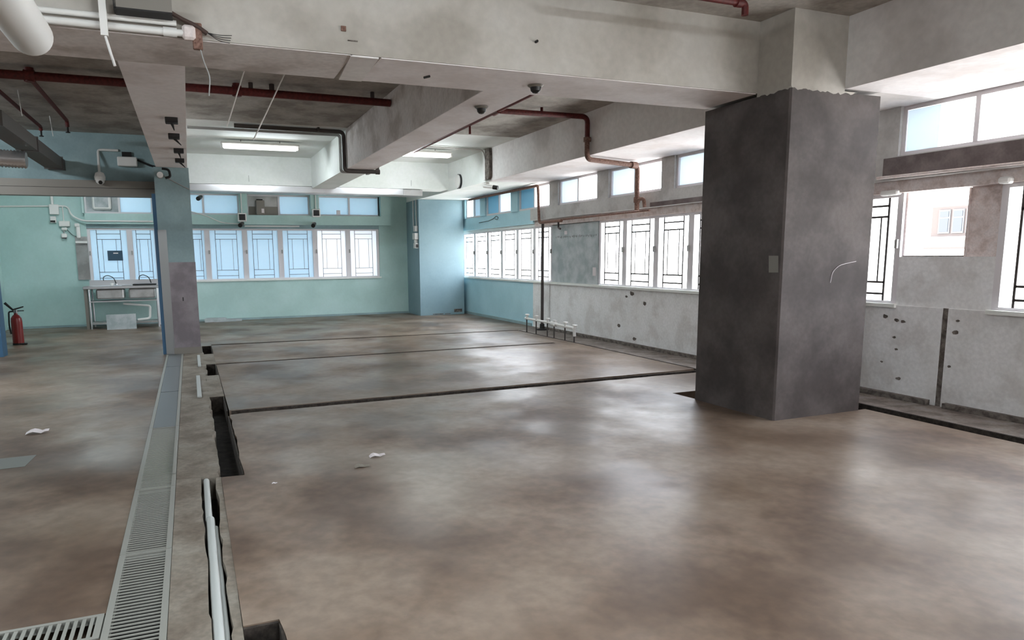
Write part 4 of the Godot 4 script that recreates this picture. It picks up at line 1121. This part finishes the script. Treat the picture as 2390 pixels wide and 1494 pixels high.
# ---------------------------------------------------------------- near ceiling, upper left
func build_near_ceiling() -> void:
	for s in [[2.76, 5.38, "under the foreground beam"], [2.66, 6.3, "under the long beam"]]:
		var dm := thing("dome_sensor", "small black dome camera " + s[2], "camera", V(s[0], 2.84, s[1]), "black dome cameras")
		part(dm, "base_ring", lathe(S(), V(s[0], 2.875, s[1]), [Vector2(0.0, 0.0), Vector2(0.05, 0.0), Vector2(0.066, 0.012), Vector2(0.066, 0.018), Vector2(0.0, 0.018)], 20), "dull_duct")
		part(dm, "dome", lathe(S(), V(s[0], 2.825, s[1]), [Vector2(0.0, 0.0), Vector2(0.025, 0.006), Vector2(0.04, 0.022), Vector2(0.046, 0.05), Vector2(0.0, 0.05)], 20), "black_plastic")
	var wp := thing("white_duct", "thick white round pipe end jutting in at the top left", "pipe", V(-0.85, 2.9, 4.2))
	part(wp, "pipe", cyl(S(), V(-0.725, 2.719, 1.0), V(-0.725, 2.719, 4.6), 0.108, 0.108, 28), "white_plastic")
	part(wp, "rounded_end", dome_end(V(-0.725, 2.719, 4.6), 0.108), "white_plastic")
	part(wp, "strap", bx(S(), -0.745, -0.705, 2.819, 3.495, 3.0, 3.04), "galvanised")
	var tk := thing("beam_trunking", "pair of pale conduits running along the lower edge of the foreground beam", "conduit", V(-1.2, 2.92, 5.0))
	part(tk, "conduit", cyl(S(), V(-3.5, 2.92, 5.0), V(0.12, 2.92, 5.0), 0.022, 0.022, 10), "white_plastic")
	part(tk, "conduit", cyl(S(), V(-3.5, 2.975, 5.0), V(0.02, 2.975, 5.0), 0.018, 0.018, 10), "white_plastic")
	part(tk, "coupling", cyl(S(), V(-0.06, 2.92, 5.0), V(0.02, 2.92, 5.0), 0.028, 0.028, 10), "white_plastic")
	var vd := thing("conduit_drop", "white square conduit dropping past the beam edge with a thin tube below", "conduit", V(-0.39, 2.85, 4.93))
	part(vd, "conduit", bx(S(), -0.408, -0.368, 2.84, 3.5, 4.91, 4.95), "white_plastic")
	part(vd, "thin_tube", cyl(S(), V(-0.385, 2.84, 4.93), V(-0.345, 2.67, 4.93), 0.008, 0.008, 8), "white_plastic")
	var db := thing("cable_tray", "dark metal cable tray hung in front of the foreground beam", "cable tray", V(-0.2, 3.1, 4.9))
	part(db, "tray_base", bx(S(), -0.32, 0.0, 2.985, 2.995, 4.86, 5.02), "black_iron")
	part(db, "tray_side", bx(S(), -0.32, 0.0, 2.995, 3.07, 4.86, 4.87), "dull_duct")
	part(db, "hanger_rod", cyl(S(), V(-0.1, 2.99, 4.94), V(-0.1, 3.5, 4.94), 0.008, 0.008, 8), "white_plastic")
	part(db, "end_bracket", bx(S(), -0.325, -0.31, 2.98, 3.2, 4.86, 4.95), "black_iron")
	var wr := thing("loose_wires", "bundle of loose dark wires spilling from the beam beside the conduit end", "wires", V(0.15, 2.95, 5.0))
	part(wr, "bundle", tube(S(), bent([V(-0.05, 3.05, 4.97), V(0.05, 3.0, 4.98), V(0.14, 2.97, 4.99), V(0.2, 2.93, 4.99)], 0.06), 0.014, 8), "copper_wire")
	for k in 4:
		part(wr, "strand", tube(S(), bent([V(0.2, 2.935, 4.99), V(0.27, 2.925 - 0.012 * k, 4.985), V(0.35 - 0.005 * k, 2.93 - 0.016 * k, 4.98)], 0.04), 0.0022, 6), "black_plastic")
	part(wr, "rusty_bracket", cbx(S(), 0.11, 0.17, 2.83, 2.99, 4.985, 5.025, 0.006), "rust_brown")
	part(wr, "torn_cloth", prism_rag(V(0.15, 2.9, 4.99)), "pink_plaster")
	part(wr, "hanging_cord", tube(S(), bent([V(0.15, 2.85, 5.0), V(0.17, 2.76, 5.02), V(0.205, 2.68, 5.05), V(0.19, 2.56, 5.06)], 0.06), 0.0045, 6), "grey_plastic")
	single("beam_bolt", "small dark bolt in the face of the foreground beam", "bolt", cyl(S(), V(2.58, 3.12, 5.0), V(2.58, 3.12, 5.03), 0.01, 0.01, 10), "black_iron")
	var bs := thing("wall_stub", "small brownish fixing and scratched strip on the face of the foreground beam", "fixing", V(1.15, 3.0, 5.0))
	part(bs, "fixing_block", cbx(S(), 1.075, 1.11, 3.045, 3.08, 5.02, 5.029, 0.002), "rust_brown")
	part(bs, "scratched_strip", bx(S(), 1.12, 1.19, 2.985, 2.993, 5.024, 5.029), "dark_cement")
	single("soffit_nail", "small dark hook under the foreground beam", "hook", cyl(S(), V(1.78, 2.87, 5.36), V(1.83, 2.885, 5.36), 0.009, 0.009, 8), "black_iron")

func dome_end(at: Vector3, r: float) -> SurfaceTool:
	var st := S()
	var n := 6
	for i in n:
		var a := PI / 2 * i / n
		var b := PI / 2 * (i + 1) / n
		cyl(st, at + Vector3(0, 0, -sin(a) * r * 0.45), at + Vector3(0, 0, -sin(b) * r * 0.45), cos(a) * r, maxf(cos(b) * r, 0.001), 28, false)
	return st

func prism_rag(at: Vector3) -> SurfaceTool:
	var st := S()
	cbx(st, at.x - 0.10, at.x - 0.02, at.y - 0.02, at.y + 0.07, 4.97, 5.02, 0.015)
	return st

# ---------------------------------------------------------------- loose things on the floor
func build_floor_bits() -> void:
	var p := thing("chase_pipe", "grey plastic pipe lying in the chase beside the long drain", "pipe", V(0.02, -0.06, 3.6))
	part(p, "pipe", cyl(S(), V(0.012, -0.024, 1.5), V(0.02, -0.024, 4.2), 0.024, 0.024, 14), "pipe_grey")
	part(p, "pipe", cyl(S(), V(0.012, -0.022, 4.2), V(0.014, -0.022, 4.97), 0.02, 0.02, 14), "pipe_grey")
	part(p, "second_pipe", cyl(S(), V(0.045, -0.04, 1.5), V(0.045, -0.04, 4.1), 0.013, 0.014, 10), "pipe_grey")
	single("pale_bar", "pale grey bar lying across the kerb near the first bridge", "bar", cbx(S(), -0.012, 0.034, 0.0005, 0.02, 7.98, 9.45, 0.004), "pipe_grey", "pale bars on the kerb")
	single("pale_bar", "short pale grey bar on the kerb next to the clad pillar", "bar", cbx(S(), 0.02, 0.062, 0.0005, 0.02, 10.3, 11.5, 0.004), "pipe_grey", "pale bars on the kerb")
	single("pale_bar", "thin pale bar lying on the rim of the third drain grate", "bar", cbx(S(), -0.205, -0.183, 0.0045, 0.014, 5.15, 6.1, 0.003), "grate_steel", "pale bars on the kerb")
	for s in [[1.17, 4.98, 1.29, 5.05, "larger white paper scrap on the bare floor of the main bay", 0.02], [1.01, 4.77, 1.12, 4.84, "dusty grey paper scrap next to the white one", 0.012], [0.42, 4.65, 0.455, 4.675, "tiny white scrap near the service trench", 0.006]]:
		single("paper_scrap", s[4], "paper", scrap(s[0], s[1], s[2], s[3], s[5]), "paper" if s[5] > 0.015 else "curb_concrete" if s[5] > 0.01 else "paper", "scraps on the floor")
	single("crumpled_wrapper", "pinkish crumpled wrapper on the floor left of the drain", "wrapper", scrap(-1.42, 6.88, -1.24, 6.98, 0.035), "paper", "scraps on the floor")
	single("floor_patch", "smooth grey-blue cover plate set in the floor at the left edge", "cover plate", prism(S(), [Vector2(-2.0, 5.75), Vector2(-1.22, 5.8), Vector2(-1.2, 6.12), Vector2(-1.95, 6.1)], 0.0005, 0.003), "patch_grey")

func scrap(x0: float, d0: float, x1: float, d1: float, h: float) -> SurfaceTool:
	var st := S()
	var n := 6
	for i in n:
		var a := float(i) / n
		var b := float(i + 1) / n
		var ya := 0.002 + h * absf(sin(a * 5.0)) * 0.6
		var yb := 0.002 + h * absf(sin(b * 5.0)) * 0.6
		var w0 := (d1 - d0) * (0.35 + 0.65 * sin(PI * clampf(a + 0.1, 0.0, 1.0)))
		var w1 := (d1 - d0) * (0.35 + 0.65 * sin(PI * clampf(b + 0.1, 0.0, 0.95)))
		quad(st, V(lerpf(x0, x1, a), ya, d0), V(lerpf(x0, x1, b), yb, d0), V(lerpf(x0, x1, b), yb + h * 0.3, d0 + w1), V(lerpf(x0, x1, a), ya + h * 0.3, d0 + w0))
	return st

# ---------------------------------------------------------------- what shows through the windows
func build_outside() -> void:
	var b := thing("opposite_building", "pale apartment block seen through the open hole past the column", "building", V(29, -12, 19))
	part(b, "wall", bx(S(), 26.6, 34.0, -12.0, 14.0, 15.2, 24.0), "facade")
	part(b, "bay_wall", bx(S(), 26.0, 26.6, 2.0, 3.1, 16.4, 18.2), "facade_pink")
	part(b, "bay_ledge", bx(S(), 25.8, 26.6, 1.55, 1.62, 16.2, 18.3), "facade_pink")
	part(b, "bay_slab", bx(S(), 25.8, 26.6, 1.9, 2.0, 16.2, 18.3), "facade")
	var k := 0
	for d in [16.5, 17.0, 17.5]:
		var w := part(b, "window", bx(S(), 25.96, 26.0, 2.12, 2.98, d, d + 0.42), "facade_frame")
		part(w, "pane", bx(S(), 25.94, 25.96, 2.18, 2.66, d + 0.05, d + 0.37), "facade_glass")
		part(w, "pane", bx(S(), 25.94, 25.96, 2.72, 2.92, d + 0.05, d + 0.37), "facade_glass")
		k += 1
